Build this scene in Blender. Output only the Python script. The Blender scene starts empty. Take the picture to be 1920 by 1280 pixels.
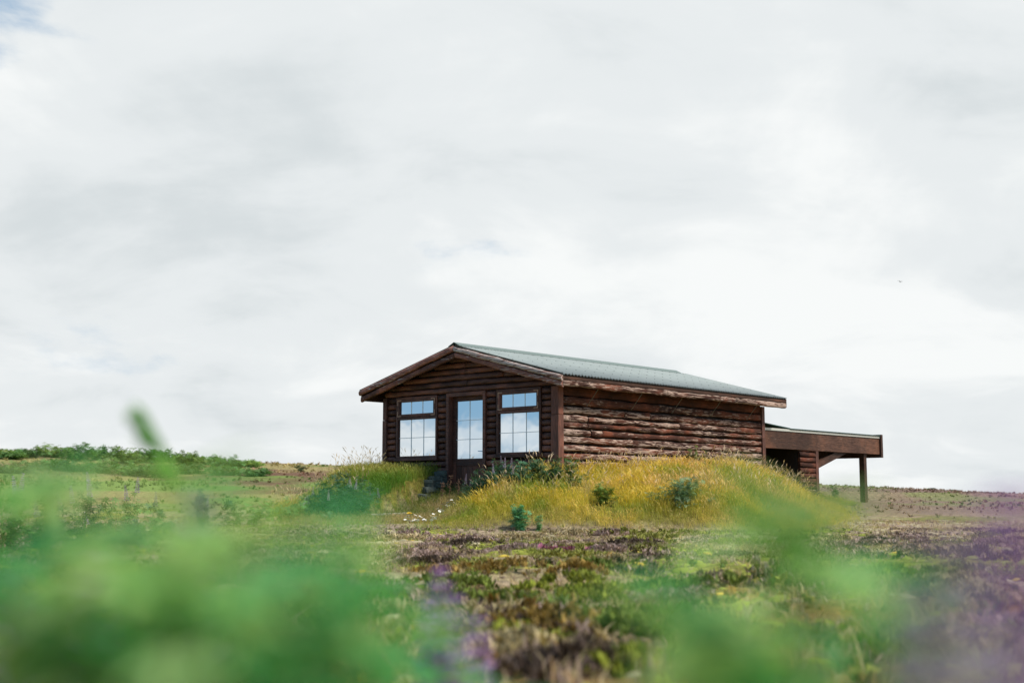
import bpy, math, random
import numpy as np
from mathutils import Vector, Matrix, Euler

scene = bpy.context.scene
COL = scene.collection
HC = 0.55                       # eye height of the photographer, crouching in the lupins
F = 2457.6                      # focal length in photograph pixels (1920 wide)

# ------------------------------------------------------------------ camera
cam_d = bpy.data.cameras.new('camera')
cam = bpy.data.objects.new('camera', cam_d)
COL.objects.link(cam)
cam.location = (0, 0, HC)
cam.rotation_euler = (math.pi / 2 + math.atan(297.9 / F), 0, 0)
cam_d.sensor_width = 36
cam_d.lens = 36 * F / 1920
cam_d.clip_start = 0.02
cam_d.clip_end = 4000
cam_d.dof.use_dof = True
cam_d.dof.focus_distance = 26.0
cam_d.dof.aperture_fstop = 2.0
scene.camera = cam

scene.view_settings.view_transform = 'Standard'
scene.view_settings.look = 'None'
scene.view_settings.gamma = 1
scene.view_settings.exposure = 0.0
scene.cycles.use_denoising = True
scene.cycles.max_bounces = 8
scene.cycles.transparent_max_bounces = 8

# ------------------------------------------------------------------ node helper
def ramp(nt, fac, stops, interp='LINEAR'):
    n = nt.nodes.new('ShaderNodeValToRGB')
    n.color_ramp.interpolation = interp
    e = n.color_ramp.elements
    while len(e) < len(stops):
        e.new(0.5)
    for el, (p, c) in zip(e, stops):
        el.position = p
        el.color = (c, c, c, 1) if isinstance(c, (int, float)) else (*c, 1)
    nt.links.new(fac, n.inputs[0])
    return n.outputs[0]

def math_n(nt, op, a, b=None, clamp=False):
    n = nt.nodes.new('ShaderNodeMath'); n.operation = op; n.use_clamp = clamp
    for i, v in enumerate((a, b)):
        if v is None: continue
        if isinstance(v, (int, float)): n.inputs[i].default_value = v
        else: nt.links.new(v, n.inputs[i])
    return n.outputs[0]

def mixc(nt, fac, a, b, blend='MIX'):
    n = nt.nodes.new('ShaderNodeMix'); n.data_type = 'RGBA'; n.blend_type = blend
    for i, v in ((0, fac), (6, a), (7, b)):
        if isinstance(v, (int, float)): n.inputs[i].default_value = v
        elif isinstance(v, tuple): n.inputs[i].default_value = (*v, 1)
        else: nt.links.new(v, n.inputs[i])
    return n.outputs[2]

def noise(nt, vec, scale, detail=4, rough=0.55, dist=0.0, out=0):
    n = nt.nodes.new('ShaderNodeTexNoise')
    n.inputs['Scale'].default_value = scale
    n.inputs['Detail'].default_value = detail
    n.inputs['Roughness'].default_value = rough
    n.inputs['Distortion'].default_value = dist
    if vec is not None: nt.links.new(vec, n.inputs['Vector'])
    return n.outputs[out]

def mapping(nt, vec, loc=(0, 0, 0), rot=(0, 0, 0), scale=(1, 1, 1)):
    n = nt.nodes.new('ShaderNodeMapping')
    n.inputs['Location'].default_value = loc
    n.inputs['Rotation'].default_value = rot
    n.inputs['Scale'].default_value = scale
    nt.links.new(vec, n.inputs['Vector'])
    return n.outputs[0]

# ------------------------------------------------------------------ sky and sun
SUN_AZ = math.radians(127)      # from the view direction (+Y) clockwise: behind the camera's right shoulder
SUN_EL = math.radians(52)
sdir = Vector((math.cos(SUN_EL) * math.sin(SUN_AZ), math.cos(SUN_EL) * math.cos(SUN_AZ), math.sin(SUN_EL)))
sun_d = bpy.data.lights.new('sun', 'SUN')
sun_d.energy = 4.6
sun_d.angle = math.radians(7)
sun_d.color = (1.0, 0.95, 0.87)
sun = bpy.data.objects.new('sun', sun_d)
COL.objects.link(sun)
sun.rotation_euler = sdir.to_track_quat('Z', 'Y').to_euler()
sun.location = (0, 0, 30)

world = bpy.data.worlds.new('World')
scene.world = world
world.use_nodes = True
nt = world.node_tree
nt.nodes.clear()
out = nt.nodes.new('ShaderNodeOutputWorld')
bg = nt.nodes.new('ShaderNodeBackground')
nt.links.new(bg.outputs[0], out.inputs[0])
bg.inputs['Strength'].default_value = 0.12
skyt = nt.nodes.new('ShaderNodeTexSky')
skyt.sky_type = 'NISHITA'
skyt.sun_disc = False
skyt.sun_elevation = SUN_EL
skyt.sun_rotation = math.atan2(sdir.x, sdir.y)
skyt.air_density = 1.0
skyt.dust_density = 0.6
tc = nt.nodes.new('ShaderNodeTexCoord')
sep = nt.nodes.new('ShaderNodeSeparateXYZ')
nt.links.new(tc.outputs['Generated'], sep.inputs[0])
zc = math_n(nt, 'ADD', math_n(nt, 'MAXIMUM', sep.outputs[2], 0.0), 0.33)
comb = nt.nodes.new('ShaderNodeCombineXYZ')
nt.links.new(math_n(nt, 'DIVIDE', sep.outputs[0], zc), comb.inputs[0])
nt.links.new(math_n(nt, 'DIVIDE', sep.outputs[1], zc), comb.inputs[1])
P = comb.outputs[0]
# cloud cover: closed ahead, broken with blue gaps to the side and behind
cov = noise(nt, mapping(nt, P, (19.3, 11.2, 0)), 0.75, 5, 0.55, 0.4)
cum = noise(nt, mapping(nt, tc.outputs['Generated'], (1.3, 0.4, 2.2), scale=(1, 1, 2.4)), 5.0, 8, 0.58, 0.15)
covb = math_n(nt, 'ADD', math_n(nt, 'MULTIPLY', cov, 0.55), math_n(nt, 'MULTIPLY', cum, 0.45))
covs = math_n(nt, 'ADD', covb, math_n(nt, 'MULTIPLY', sep.outputs[1], 0.185))
covs = math_n(nt, 'ADD', covs, math_n(nt, 'MULTIPLY', sep.outputs[0], 0.15))          # clearer towards the left
covs = math_n(nt, 'ADD', covs, ramp(nt, sep.outputs[2], [(0.05, 0.17), (0.095, 0.0)], 'EASE'))  # cloud banks low on the horizon
mask = ramp(nt, covs, [(0.455, 0.0), (0.565, 1.0)], 'EASE')
shade1 = noise(nt, mapping(nt, P, (18.85, 14.8, 4.61), (0, 0, 0.5), (0.75, 1.3, 1)), 1.1, 7, 0.54, 0.25)
shade2 = noise(nt, mapping(nt, P, (0.58, 9.31, 4.72)), 3.4, 8, 0.55, 0.4)
sh = math_n(nt, 'ADD', math_n(nt, 'MULTIPLY', shade1, 0.62), math_n(nt, 'MULTIPLY', shade2, 0.38))
ccol = ramp(nt, sh, [(0.36, (5.65, 6.05, 6.2)), (0.48, (6.75, 7.05, 7.15)), (0.59, (7.8, 7.98, 7.95))], 'EASE')
blue = mixc(nt, 0.75, skyt.outputs[0], (1.3, 3.1, 5.2))
nt.links.new(mixc(nt, mask, blue, ccol), bg.inputs['Color'])

# ------------------------------------------------------------------ numpy noise and terrain
def _hash(ix, iy, seed):
    h = (ix.astype(np.int64) * 374761393 + iy.astype(np.int64) * 668265263 + seed * 974634541) & 0xffffffff
    h = ((h ^ (h >> 13)) * 1274126177) & 0xffffffff
    h = h ^ (h >> 16)
    return (h & 0xffff) / 65535.0

def vnoise(x, y, seed=0):
    x = np.asarray(x, float); y = np.asarray(y, float)
    ix = np.floor(x); iy = np.floor(y)
    fx = x - ix; fy = y - iy
    fx = fx * fx * (3 - 2 * fx); fy = fy * fy * (3 - 2 * fy)
    a = _hash(ix, iy, seed); b = _hash(ix + 1, iy, seed); c = _hash(ix, iy + 1, seed); d = _hash(ix + 1, iy + 1, seed)
    return (a * (1 - fx) + b * fx) * (1 - fy) + (c * (1 - fx) + d * fx) * fy

def fbm(x, y, sc, seed=0, o=4):
    t = 0; amp = 1; tot = 0
    for k in range(o):
        t = t + amp * vnoise(x / sc * 2 ** k + 13.7 * k, y / sc * 2 ** k - 7.1 * k, seed + k)
        tot += amp; amp *= 0.52
    return t / tot

def sst(e0, e1, x):
    t = np.clip((x - e0) / (e1 - e0), 0, 1)
    return t * t * (3 - 2 * t)

# cabin frame: near front corner P0, u = along the side wall away from the camera, v = out of the side wall
P0 = np.array([0.874, 24.985]); YAW = 0.733
U = np.array([math.sin(YAW), math.cos(YAW)]); V = np.array([math.cos(YAW), -math.sin(YAW)])
CL, CW = 7.33, 4.82

def ab(x, y):
    dx = x - P0[0]; dy = y - P0[1]
    return dx * U[0] + dy * U[1], dx * V[0] + dy * V[1]

def xy(a, b):
    return P0[0] + a * U[0] + b * V[0], P0[1] + a * U[1] + b * V[1]

def right_berm(x, y):
    a, b = ab(x, y)
    prof = 1 - (1 - np.clip((y - 21.7 - 0.8 * (fbm(x, y, 1.6, 51) - 0.5)) / (3.7 + .25 * np.clip(x, 0, 6)), 0, 1)) ** 1.7
    q = x - 0.28 * (y - 22)
    fade = 1 - sst(3.0, 5.9, q)
    fade = fade * sst(-2.3, -1.3, b) * sst(-1.95, 0.6, x) * (1 - sst(33, 39, y))
    top = 1.0 + 0.012 * np.clip(a, 0, 8) + .08 * (fbm(x, y, 1.3, 55) - .5)
    return top * prof * fade, prof * fade

def left_berm(x, y):
    a, b = ab(x, y)
    prof = 1 - (1 - np.clip((y - 25.1) / 1.9, 0, 1)) ** 1.8
    fade = sst(-4.9, -3.2, x) * (1 - sst(-3.12, -3.02, b)) * (1 - sst(32, 37, y))
    return 1.07 * prof * fade, prof * fade

def height(x, y, rough=True):
    x = np.asarray(x, float); y = np.asarray(y, float)
    xc = np.clip(x, -30, 40)
    crest = np.maximum(1.81 - 0.0435 * xc, 0.25)
    crest = crest * (1 - 0.75 * sst(30, 70, -x))
    r = np.clip((y - 20.5) / 39.5, 0, 1)
    r = np.where(y > 60, 1 - 0.85 * sst(60, 120, y), r)
    h = crest * r
    h = h + 0.10 * (fbm(x, y, 9, 11, 2) - 0.5) * sst(2, 12, y) * (1 - sst(20, 24, y)) + 0.35 * (fbm(x, y, 14, 12, 3) - 0.5) * sst(32, 48, y)
    a, b = ab(x, y)
    pathr = np.clip(0.80 + 0.34 * a, 0, 0.8) * (1 - sst(0.7, 1.2, np.abs(b + 2.5)))
    hr, _ = right_berm(x, y); hl, _ = left_berm(x, y)
    h = np.maximum(np.maximum(h, pathr), np.maximum(hr, hl))
    if rough:
        near = 1 - sst(21, 23, y)
        h = h + near * (0.17 * (fbm(x, y, 1.2, 21) - 0.5) + (0.05 + 0.09 * (1 - sst(7, 14, y))) * (fbm(x, y, 0.42, 31, 3) - 0.5)) + (1 - near) * 0.05 * (fbm(x, y, 1.1, 41) - 0.5)
    return h

def H1(x, y, rough=False):
    return float(height(np.array([x]), np.array([y]), rough)[0])

# heath cover fields, shared by the ground sheet and what grows on it
def heath_fields(x, y):
    g = fbm(x, y, 1.3, 61)             # green moss / crowberry
    d = fbm(x, y, 0.85, 71)            # dark heather
    p = fbm(x, y, 0.55, 81)            # pale lichen
    return g, d, p

def heath_color(x, y):
    g, d, p = heath_fields(x, y)
    n = len(x)
    c = np.empty((n, 3)); c[:] = (0.34, 0.26, 0.175)
    def mix(w, col):
        c[:] = c * (1 - w[:, None]) + np.array(col) * w[:, None]
    mix(sst(0.35, 0.7, fbm(x, y, 0.5, 91)), (0.36, 0.29, 0.16))
    mix(sst(0.5, 0.64, fbm(x, y, 1.7, 95)) * 0.7, (0.27, 0.185, 0.17))
    mix(sst(0.57, 0.64, d) * .85 * (1 - .85 * sst(11, 16, y)), (0.10, 0.068, 0.05))
    mix(sst(0.53, 0.62, g), (0.21, 0.21, 0.04))
    mix(sst(0.60, 0.68, p) * 0.7, (0.44, 0.38, 0.24))
    near = 1 - sst(5.5, 11, y)
    mix(near * sst(0.45, 0.6, fbm(x, y, 0.8, 99)) * 0.8, (0.15, 0.17, 0.035))
    mix(near * sst(0.52, 0.62, fbm(x, y, 0.6, 103)) * 0.75, (0.30, 0.15, 0.04))
    return c

def ground_color(x, y):
    c = heath_color(x, y)
    far = sst(24, 30, y)
    band = fbm(x * 0.5, y, 3.0, 111)
    fc = np.empty_like(c); fc[:] = (0.25, 0.165, 0.10)
    w = sst(0.42, 0.6, band)[:, None]; fc = fc * (1 - w) + np.array((0.27, 0.22, 0.095)) * w
    w = sst(0.50, 0.62, fbm(x, y * .7, 4.5, 117))[:, None]; fc = fc * (1 - w) + np.array((0.15, 0.085, 0.055)) * w
    w = (sst(1, 8, x) * .75)[:, None]; fc = fc * (1 - w) + np.array((0.20, 0.14, 0.115)) * w
    w = np.clip(sst(0.52, 0.64, fbm(x, y, 6, 119)) + sst(9, 15, -x) * .25 - .5 * sst(-4, 6, x), 0, 1)[:, None]
    fc = fc * (1 - w) + np.array((0.16, 0.22, 0.055)) * w
    c = c * (1 - far[:, None]) + fc * far[:, None]
    rb = right_berm(x, y)[1]; lb = left_berm(x, y)[1]
    w = np.clip(np.maximum(rb, lb) * 4, 0, 1)[:, None]
    return c * (1 - w) + np.array((0.16, 0.14, 0.03)) * w

# ------------------------------------------------------------------ object helpers
def link(o, parent=None):
    COL.objects.link(o)
    if parent is not None: o.parent = parent
    o.color = (0, 0, 0, 1)          # red channel: how far the paint has peeled
    return o

def tag(o, label=None, cat=None, group=None, kind=None):
    if label: o['label'] = label
    if cat: o['category'] = cat
    if group: o['group'] = group
    if kind: o['kind'] = kind
    return o

def empty(name, loc, rz=0, label=None, cat=None, group=None):
    o = bpy.data.objects.new(name, None)
    o.empty_display_size = 0.2
    o.location = loc; o.rotation_euler = (0, 0, rz)
    return tag(link(o), label, cat, group)

def mesh_np(name, verts, faces, mat, colors=None, parent=None, smooth=False):
    """verts Nx3, faces list of arrays (each Mx3 or Mx4)"""
    me = bpy.data.meshes.new(name)
    verts = np.asarray(verts, np.float32)
    if isinstance(faces, np.ndarray): faces = [faces]
    faces = [np.asarray(f, np.int32) for f in faces if len(f)]
    nl = sum(f.size for f in faces); nf = sum(len(f) for f in faces)
    me.vertices.add(len(verts)); me.vertices.foreach_set('co', verts.ravel())
    me.loops.add(nl); me.loops.foreach_set('vertex_index', np.concatenate([f.ravel() for f in faces]))
    me.polygons.add(nf)
    tot = np.concatenate([np.full(len(f), f.shape[1], np.int32) for f in faces])
    st = np.concatenate([[0], np.cumsum(tot)[:-1]]).astype(np.int32)
    me.polygons.foreach_set('loop_start', st)
    me.polygons.foreach_set('loop_total', tot)
    if smooth: me.polygons.foreach_set('use_smooth', np.ones(nf, bool))
    if colors is not None:
        at = me.color_attributes.new('Col', 'FLOAT_COLOR', 'POINT')
        c4 = np.ones((len(verts), 4), np.float32); c4[:, :3] = colors
        at.data.foreach_set('color', c4.ravel())
    me.update(calc_edges=True); me.validate()
    if mat: me.materials.append(mat)
    o = bpy.data.objects.new(name, me)
    return link(o, parent)

class MB:
    def __init__(s): s.v = []; s.f = []
    def add(s, vs, fs):
        n = len(s.v); s.v += [tuple(p) for p in vs]; s.f += [tuple(i + n for i in f) for f in fs]; return s
    def hexa(s, p):
        return s.add(p, [(0, 3, 2, 1), (4, 5, 6, 7), (0, 1, 5, 4), (1, 2, 6, 5), (2, 3, 7, 6), (3, 0, 4, 7)])
    def box(s, x0, x1, y0, y1, z0, z1):
        return s.hexa([(x0, y0, z0), (x1, y0, z0), (x1, y1, z0), (x0, y1, z0), (x0, y0, z1), (x1, y0, z1), (x1, y1, z1), (x0, y1, z1)])
    def tube(s, pts, rads, n=6):
        pts = [Vector(p) for p in pts]
        vs = []; fs = []
        for i, p in enumerate(pts):
            d = (pts[min(i + 1, len(pts) - 1)] - pts[max(i - 1, 0)]).normalized()
            x = d.orthogonal().normalized() if i == 0 else (x - d * x.dot(d)).normalized()
            y = d.cross(x)
            for k in range(n):
                t = 2 * math.pi * k / n
                vs.append(p + (x * math.cos(t) + y * math.sin(t)) * rads[i])
        for i in range(len(pts) - 1):
            for k in range(n):
                fs.append((i * n + k, i * n + (k + 1) % n, (i + 1) * n + (k + 1) % n, (i + 1) * n + k))
        fs.append(tuple(range(n))[::-1]); fs.append(tuple((len(pts) - 1) * n + k for k in range(n)))
        return s.add(vs, fs)
    def mesh(s, name, mat, smooth=False):
        me = bpy.data.meshes.new(name)
        me.from_pydata(s.v, [], s.f)
        me.materials.append(mat)
        if smooth:
            me.polygons.foreach_set('use_smooth', [True] * len(me.polygons))
        me.update()
        return me
    def build(s, name, mat, parent=None, smooth=False, bevel=0):
        o = bpy.data.objects.new(name, s.mesh(name, mat, smooth))
        if bevel:
            m = o.modifiers.new('bevel', 'BEVEL'); m.width = bevel; m.segments = 2; m.limit_method = 'ANGLE'
        return link(o, parent)

# ------------------------------------------------------------------ materials
def new_mat(name):
    m = bpy.data.materials.new(name); m.use_nodes = True
    b = m.node_tree.nodes['Principled BSDF']
    return m, m.node_tree, b

def obj_coord(nt, use='Object'):
    return nt.nodes.new('ShaderNodeTexCoord').outputs[use]

def geo_pos(nt):
    return nt.nodes.new('ShaderNodeNewGeometry').outputs['Position']

def bump(nt, b, h, strength=0.5, dist=0.01):
    n = nt.nodes.new('ShaderNodeBump')
    n.inputs['Strength'].default_value = strength; n.inputs['Distance'].default_value = dist
    nt.links.new(h, n.inputs['Height']); nt.links.new(n.outputs[0], b.inputs['Normal'])

def wood(name, axis, dark, mid, pale, peel, rough=0.75, fine=1.0):
    """weathered stained timber; grain along the local axis; object colour R adds peeling"""
    m, nt, b = new_mat(name)
    oc = obj_coord(nt)
    oi = nt.nodes.new('ShaderNodeObjectInfo')
    off = nt.nodes.new('ShaderNodeCombineXYZ')
    r = math_n(nt, 'MULTIPLY', oi.outputs['Random'], 37.0)
    for i in range(3): nt.links.new(r, off.inputs[i])
    add = nt.nodes.new('ShaderNodeVectorMath'); add.operation = 'ADD'
    nt.links.new(oc, add.inputs[0]); nt.links.new(off.outputs[0], add.inputs[1])
    v = add.outputs[0]
    s = [1.0, 1.0, 1.0]; s['xyz'.index(axis)] = 0.09
    sm = mapping(nt, v, scale=tuple(s))
    s2 = [1.0, 1.0, 1.0]; s2['xyz'.index(axis)] = 0.10
    sm2 = mapping(nt, v, scale=tuple(s2))
    grain = noise(nt, sm, 60 * fine, 5, 0.6, 0.3)
    tone = noise(nt, v, 1.6, 3, 0.5)
    flake = noise(nt, sm2, 34 * fine, 8, 0.66, 0.8)
    col = mixc(nt, ramp(nt, tone, [(0.35, 0.0), (0.68, 1.0)]), dark, mid)
    col = mixc(nt, ramp(nt, grain, [(0.38, 0.75), (0.62, 0.0)]), col, tuple(x * 0.35 for x in dark))
    # each log weathers differently
    hue = ramp(nt, oi.outputs['Random'], [(0.0, 0.62), (0.5, 1.0), (1.0, 1.45)])
    col = mixc(nt, 1.0, col, hue, 'MULTIPLY')
    col = mixc(nt, ramp(nt, tone, [(0.52, 0.0), (0.75, 0.55)]), col, tuple(min(1, c * k) for c, k in zip(mid, (1.7, 1.35, 1.1))))
    sep = nt.nodes.new('ShaderNodeSeparateColor'); nt.links.new(oi.outputs['Color'], sep.inputs[0])
    thr = math_n(nt, 'ADD', math_n(nt, 'MULTIPLY', sep.outputs[0], 0.22), peel)
    big = noise(nt, sm2, 3.2, 3, 0.5)
    f2 = math_n(nt, 'ADD', flake, math_n(nt, 'MULTIPLY', math_n(nt, 'SUBTRACT', big, 0.5), 0.35))
    f2 = math_n(nt, 'ADD', f2, thr)
    pm = ramp(nt, f2, [(0.585, 0.0), (0.66, 1.0)])
    pc = mixc(nt, ramp(nt, grain, [(0.3, 0.0), (0.65, 1.0)]), tuple(x * 0.55 for x in pale), pale)
    col = mixc(nt, pm, col, pc)
    nt.links.new(col, b.inputs['Base Color'])
    b.inputs['Roughness'].default_value = rough
    b.inputs['Specular IOR Level'].default_value = 0.25
    hsum = math_n(nt, 'ADD', math_n(nt, 'MULTIPLY', grain, 0.5), math_n(nt, 'MULTIPLY', f2, 0.8))
    bump(nt, b, hsum, 0.9, 0.012)
    return m

M = {}
M['log_side'] = wood('weathered side log', 'x', (0.050, 0.018, 0.012), (0.15, 0.050, 0.028), (0.50, 0.36, 0.29), -0.045, 0.85)
M['log_front'] = wood('dark front log', 'y', (0.085, 0.037, 0.028), (0.20, 0.086, 0.062), (0.34, 0.24, 0.19), -0.15, 0.5)
M['barge'] = wood('peeling barge log', 'y', (0.19, 0.082, 0.062), (0.34, 0.15, 0.115), (0.55, 0.45, 0.40), -0.075, 0.7)
M['trim'] = wood('brown painted trim', 'z', (0.11, 0.048, 0.035), (0.19, 0.081, 0.058), (0.36, 0.27, 0.22), -0.17, 0.55)
M['beam'] = wood('brown fascia plank', 'x', (0.066, 0.031, 0.021), (0.12, 0.058, 0.037), (0.40, 0.30, 0.25), -0.12, 0.6)
M['frame'] = wood('window frame paint', 'y', (0.10, 0.044, 0.033), (0.18, 0.077, 0.056), (0.3, 0.2, 0.15), -0.19, 0.45)

def simple(name, col, rough=0.6, metal=0.0, var=0.25, scale=9.0, bumpy=0.0, spec=0.4):
    m, nt, b = new_mat(name)
    v = obj_coord(nt)
    n = noise(nt, v, scale, 5, 0.6)
    c = mixc(nt, n, tuple(x * (1 - var) for x in col), tuple(min(1, x * (1 + var)) for x in col))
    nt.links.new(c, b.inputs['Base Color'])
    b.inputs['Roughness'].default_value = rough; b.inputs['Metallic'].default_value = metal
    b.inputs['Specular IOR Level'].default_value = spec
    if bumpy: bump(nt, b, noise(nt, v, scale * 5, 5, 0.65), 0.8, bumpy)
    return m

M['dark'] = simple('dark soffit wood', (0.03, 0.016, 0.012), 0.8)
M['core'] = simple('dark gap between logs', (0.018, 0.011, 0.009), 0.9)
M['copper'] = simple('bare wood at sash corners', (0.42, 0.25, 0.17), 0.6)
M['steel'] = simple('grey steel rod', (0.20, 0.20, 0.19), 0.5, 0.6)
M['handle'] = simple('polished steel handle', (0.75, 0.75, 0.73), 0.2, 1.0, 0.05)
M['flash'] = simple('white flashing', (0.46, 0.46, 0.41), 0.5, 0, 0.12, 3)
M['ridge'] = simple('grey green ridge sheet', (0.12, 0.165, 0.152), 0.45, 0, 0.12, 2)
M['lean_roof'] = simple('shaded green roof sheet', (0.02, 0.065, 0.055), 0.5, 0, 0.2, 2)  # base colour carries the shade on this roof, seen nearly edge-on
M['stone'] = simple('grey green basalt', (0.085, 0.10, 0.085), 0.9, 0, 0.5, 12, 0.02)
M['plank'] = simple('silvered plank', (0.42, 0.38, 0.31), 0.85, 0, 0.25, 6, 0.004)
M['screw'] = simple('dark roof screw', (0.06, 0.07, 0.07), 0.6)
M['bird'] = simple('dark plumage', (0.06, 0.06, 0.06), 0.8)

def roof_mat():
    m, nt, b = new_mat('pale green corrugated sheet')
    v = obj_coord(nt)
    n = noise(nt, mapping(nt, v, scale=(1.0, 0.12, 1.0)), 7.0, 6, 0.6)
    n2 = noise(nt, v, 1.1, 4, 0.5)
    sepv = nt.nodes.new('ShaderNodeSeparateXYZ'); nt.links.new(v, sepv.inputs[0])
    sheet = math_n(nt, 'FRACT', math_n(nt, 'MULTIPLY', sepv.outputs[0], 1 / 0.82))
    lap = ramp(nt, sheet, [(0.0, 0.72), (0.035, 1.0), (1.0, 1.0)])
    c = mixc(nt, ramp(nt, n, [(0.3, 0.0), (0.7, 1.0)]), (0.25, 0.285, 0.27), (0.335, 0.37, 0.352))
    c = mixc(nt, math_n(nt, 'MULTIPLY', n2, 0.5), c, (0.255, 0.295, 0.28))
    c = mixc(nt, 1.0, c, lap, 'MULTIPLY')
    nt.links.new(c, b.inputs['Base Color'])
    b.inputs['Roughness'].default_value = 0.42
    b.inputs['Specular IOR Level'].default_value = 0.5
    return m
M['roof'] = roof_mat()

def glass_mat():
    m, nt, b = new_mat('reflective window glass')
    v = obj_coord(nt)
    b.inputs['Base Color'].default_value = (0.86, 0.89, 0.91, 1)
    b.inputs['Metallic'].default_value = 1.0
    b.inputs['Roughness'].default_value = 0.02
    bump(nt, b, noise(nt, v, 1.7, 2, 0.5), 0.08, 0.02)
    return m
M['glass'] = glass_mat()
M['bar'] = simple('pale glazing bar', (0.82, 0.83, 0.83), 0.5, 0, .05)

def leafy(name, attr=True, col=(0.1, 0.15, 0.03), trans=0.4, rough=0.55, var=0.25, tint=None):
    """leaf material: vertex colour (or fixed colour) with thin-leaf translucency"""
    m, nt, b = new_mat(name)
    if attr:
        a = nt.nodes.new('ShaderNodeAttribute'); a.attribute_name = 'Col'
        c = a.outputs['Color']
    else:
        rgb = nt.nodes.new('ShaderNodeRGB'); rgb.outputs[0].default_value = (*col, 1); c = rgb.outputs[0]
    oi = nt.nodes.new('ShaderNodeObjectInfo')
    n = noise(nt, geo_pos(nt), 7.0, 3, 0.5)
    k = math_n(nt, 'ADD', n, math_n(nt, 'MULTIPLY', math_n(nt, 'SUBTRACT', oi.outputs['Random'], 0.5), 0.6))
    c = mixc(nt, 1.0, c, ramp(nt, k, [(0.25, 1 - var), (0.75, 1 + var)]), 'MULTIPLY')
    nt.links.new(c, b.inputs['Base Color'])
    b.inputs['Roughness'].default_value = rough
    b.inputs['Specular IOR Level'].default_value = 0.2
    t = nt.nodes.new('ShaderNodeBsdfTranslucent')
    tcol = mixc(nt, 1.0, c, (1.35, 1.25, 0.7), 'MULTIPLY')
    nt.links.new(tcol, t.inputs['Color'])
    mx = nt.nodes.new('ShaderNodeMixShader'); mx.inputs[0].default_value = trans
    o = nt.nodes['Material Output']
    nt.links.new(b.outputs[0], mx.inputs[1]); nt.links.new(t.outputs[0], mx.inputs[2])
    nt.links.new(mx.outputs[0], o.inputs[0])
    return m
M['grass'] = leafy('grass blades', trans=0.38)
M['heath'] = leafy('heath plants', trans=0.15, rough=0.8)
M['bush'] = leafy('bush leaves', trans=0.3)
M['lupin_leaf'] = leafy('lupin leaf', False, (0.09, 0.34, 0.13), 0.55, 0.5, 0.35)
M['lupin_leaf_light'] = leafy('young lupin leaf', False, (0.38, 0.57, 0.24), 0.58, 0.5, 0.3)
M['lupin_stem'] = leafy('lupin stem', False, (0.22, 0.30, 0.09), 0.15, 0.6, 0.3)
M['lupin_leaf_young'] = leafy('folded lupin leaf', False, (0.11, 0.30, 0.045), 0.45, 0.5, 0.25)
M['lupin_leaf_yellow'] = leafy('yellowing lupin leaf', False, (0.44, 0.50, 0.13), 0.5, 0.5, 0.25)
M['petal'] = leafy('violet lupin petal', False, (0.52, 0.30, 0.72), 0.4, 0.6, 0.25)
M['petal_grey'] = leafy('faded lupin petal', False, (0.46, 0.40, 0.55), 0.4, 0.6, 0.25)
M['daisy'] = simple('white daisy', (0.80, 0.80, 0.77), 0.6, 0, 0.05)
M['yellow'] = simple('yellow flower', (0.75, 0.50, 0.04), 0.6, 0, 0.1)

def ground_mat():
    m, nt, b = new_mat('heath ground')
    a = nt.nodes.new('ShaderNodeAttribute'); a.attribute_name = 'Col'
    g = geo_pos(nt)
    n = noise(nt, g, 9.0, 8, 0.7)
    n2 = noise(nt, g, 42.0, 5, 0.7)
    c = mixc(nt, 1.0, a.outputs['Color'], ramp(nt, n, [(0.32, 0.4), (0.68, 1.6)]), 'MULTIPLY')
    c = mixc(nt, 1.0, c, ramp(nt, n2, [(0.3, 0.65), (0.7, 1.35)]), 'MULTIPLY')
    nt.links.new(c, b.inputs['Base Color'])
    b.inputs['Roughness'].default_value = 0.95
    b.inputs['Specular IOR Level'].default_value = 0.1
    bump(nt, b, math_n(nt, 'ADD', n, math_n(nt, 'MULTIPLY', n2, 0.4)), 1.0, 0.05)
    return m
M['ground'] = ground_mat()

# ------------------------------------------------------------------ ground sheet
def axis(lo, d0, d1, hi, step, grow=1.13):
    mid = np.arange(d0, d1 + 1e-6, step)
    a = []; x, s = d0, step
    while x > lo: s *= grow; x -= s; a.append(x)
    b = []; x, s = d1, step
    while x < hi: s *= grow; x += s; b.append(x)
    return np.concatenate([np.array(a[::-1]), mid, np.array(b)])

gx = axis(-900, -10, 10, 900, 0.115)
gy = np.unique(np.concatenate([axis(-300, 2.5, 31, 33, 0.085, 1.1)[:-1], axis(33, 33, 62, 1800, 0.4, 1.12)]))
gy = gy[np.concatenate([[True], np.diff(gy) > 0.03])]
XX, YY = np.meshgrid(gx, gy)
xf, yf = XX.ravel(), YY.ravel()
zf = height(xf, yf)
nx, ny = len(gx), len(gy)
idx = np.arange(nx * ny).reshape(ny, nx)
quads = np.stack([idx[:-1, :-1], idx[:-1, 1:], idx[1:, 1:], idx[1:, :-1]], -1).reshape(-1, 4)
ground = mesh_np('ground', np.stack([xf, yf, zf], 1), quads, M['ground'], ground_color(xf, yf), smooth=True)
tag(ground, 'rolling heath ground rising to a low ridge behind the cabin', 'ground', kind='structure')

# ------------------------------------------------------------------ log cabin
ZB = 0.2                                    # cabin base, above the eye level
cabin = empty('log_cabin', (P0[0], P0[1], HC + ZB), math.pi / 2 - YAW,
              'dark brown log cabin with pale green corrugated roof, sunk behind a grassy bank', 'cabin')
rng = random.Random(5)

def L(a, b, z): return (a, -b, z - ZB)      # cabin coordinates -> local

def col_peel(o, v): o.color = (max(0, v), 0, 0, 1); return o

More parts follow.
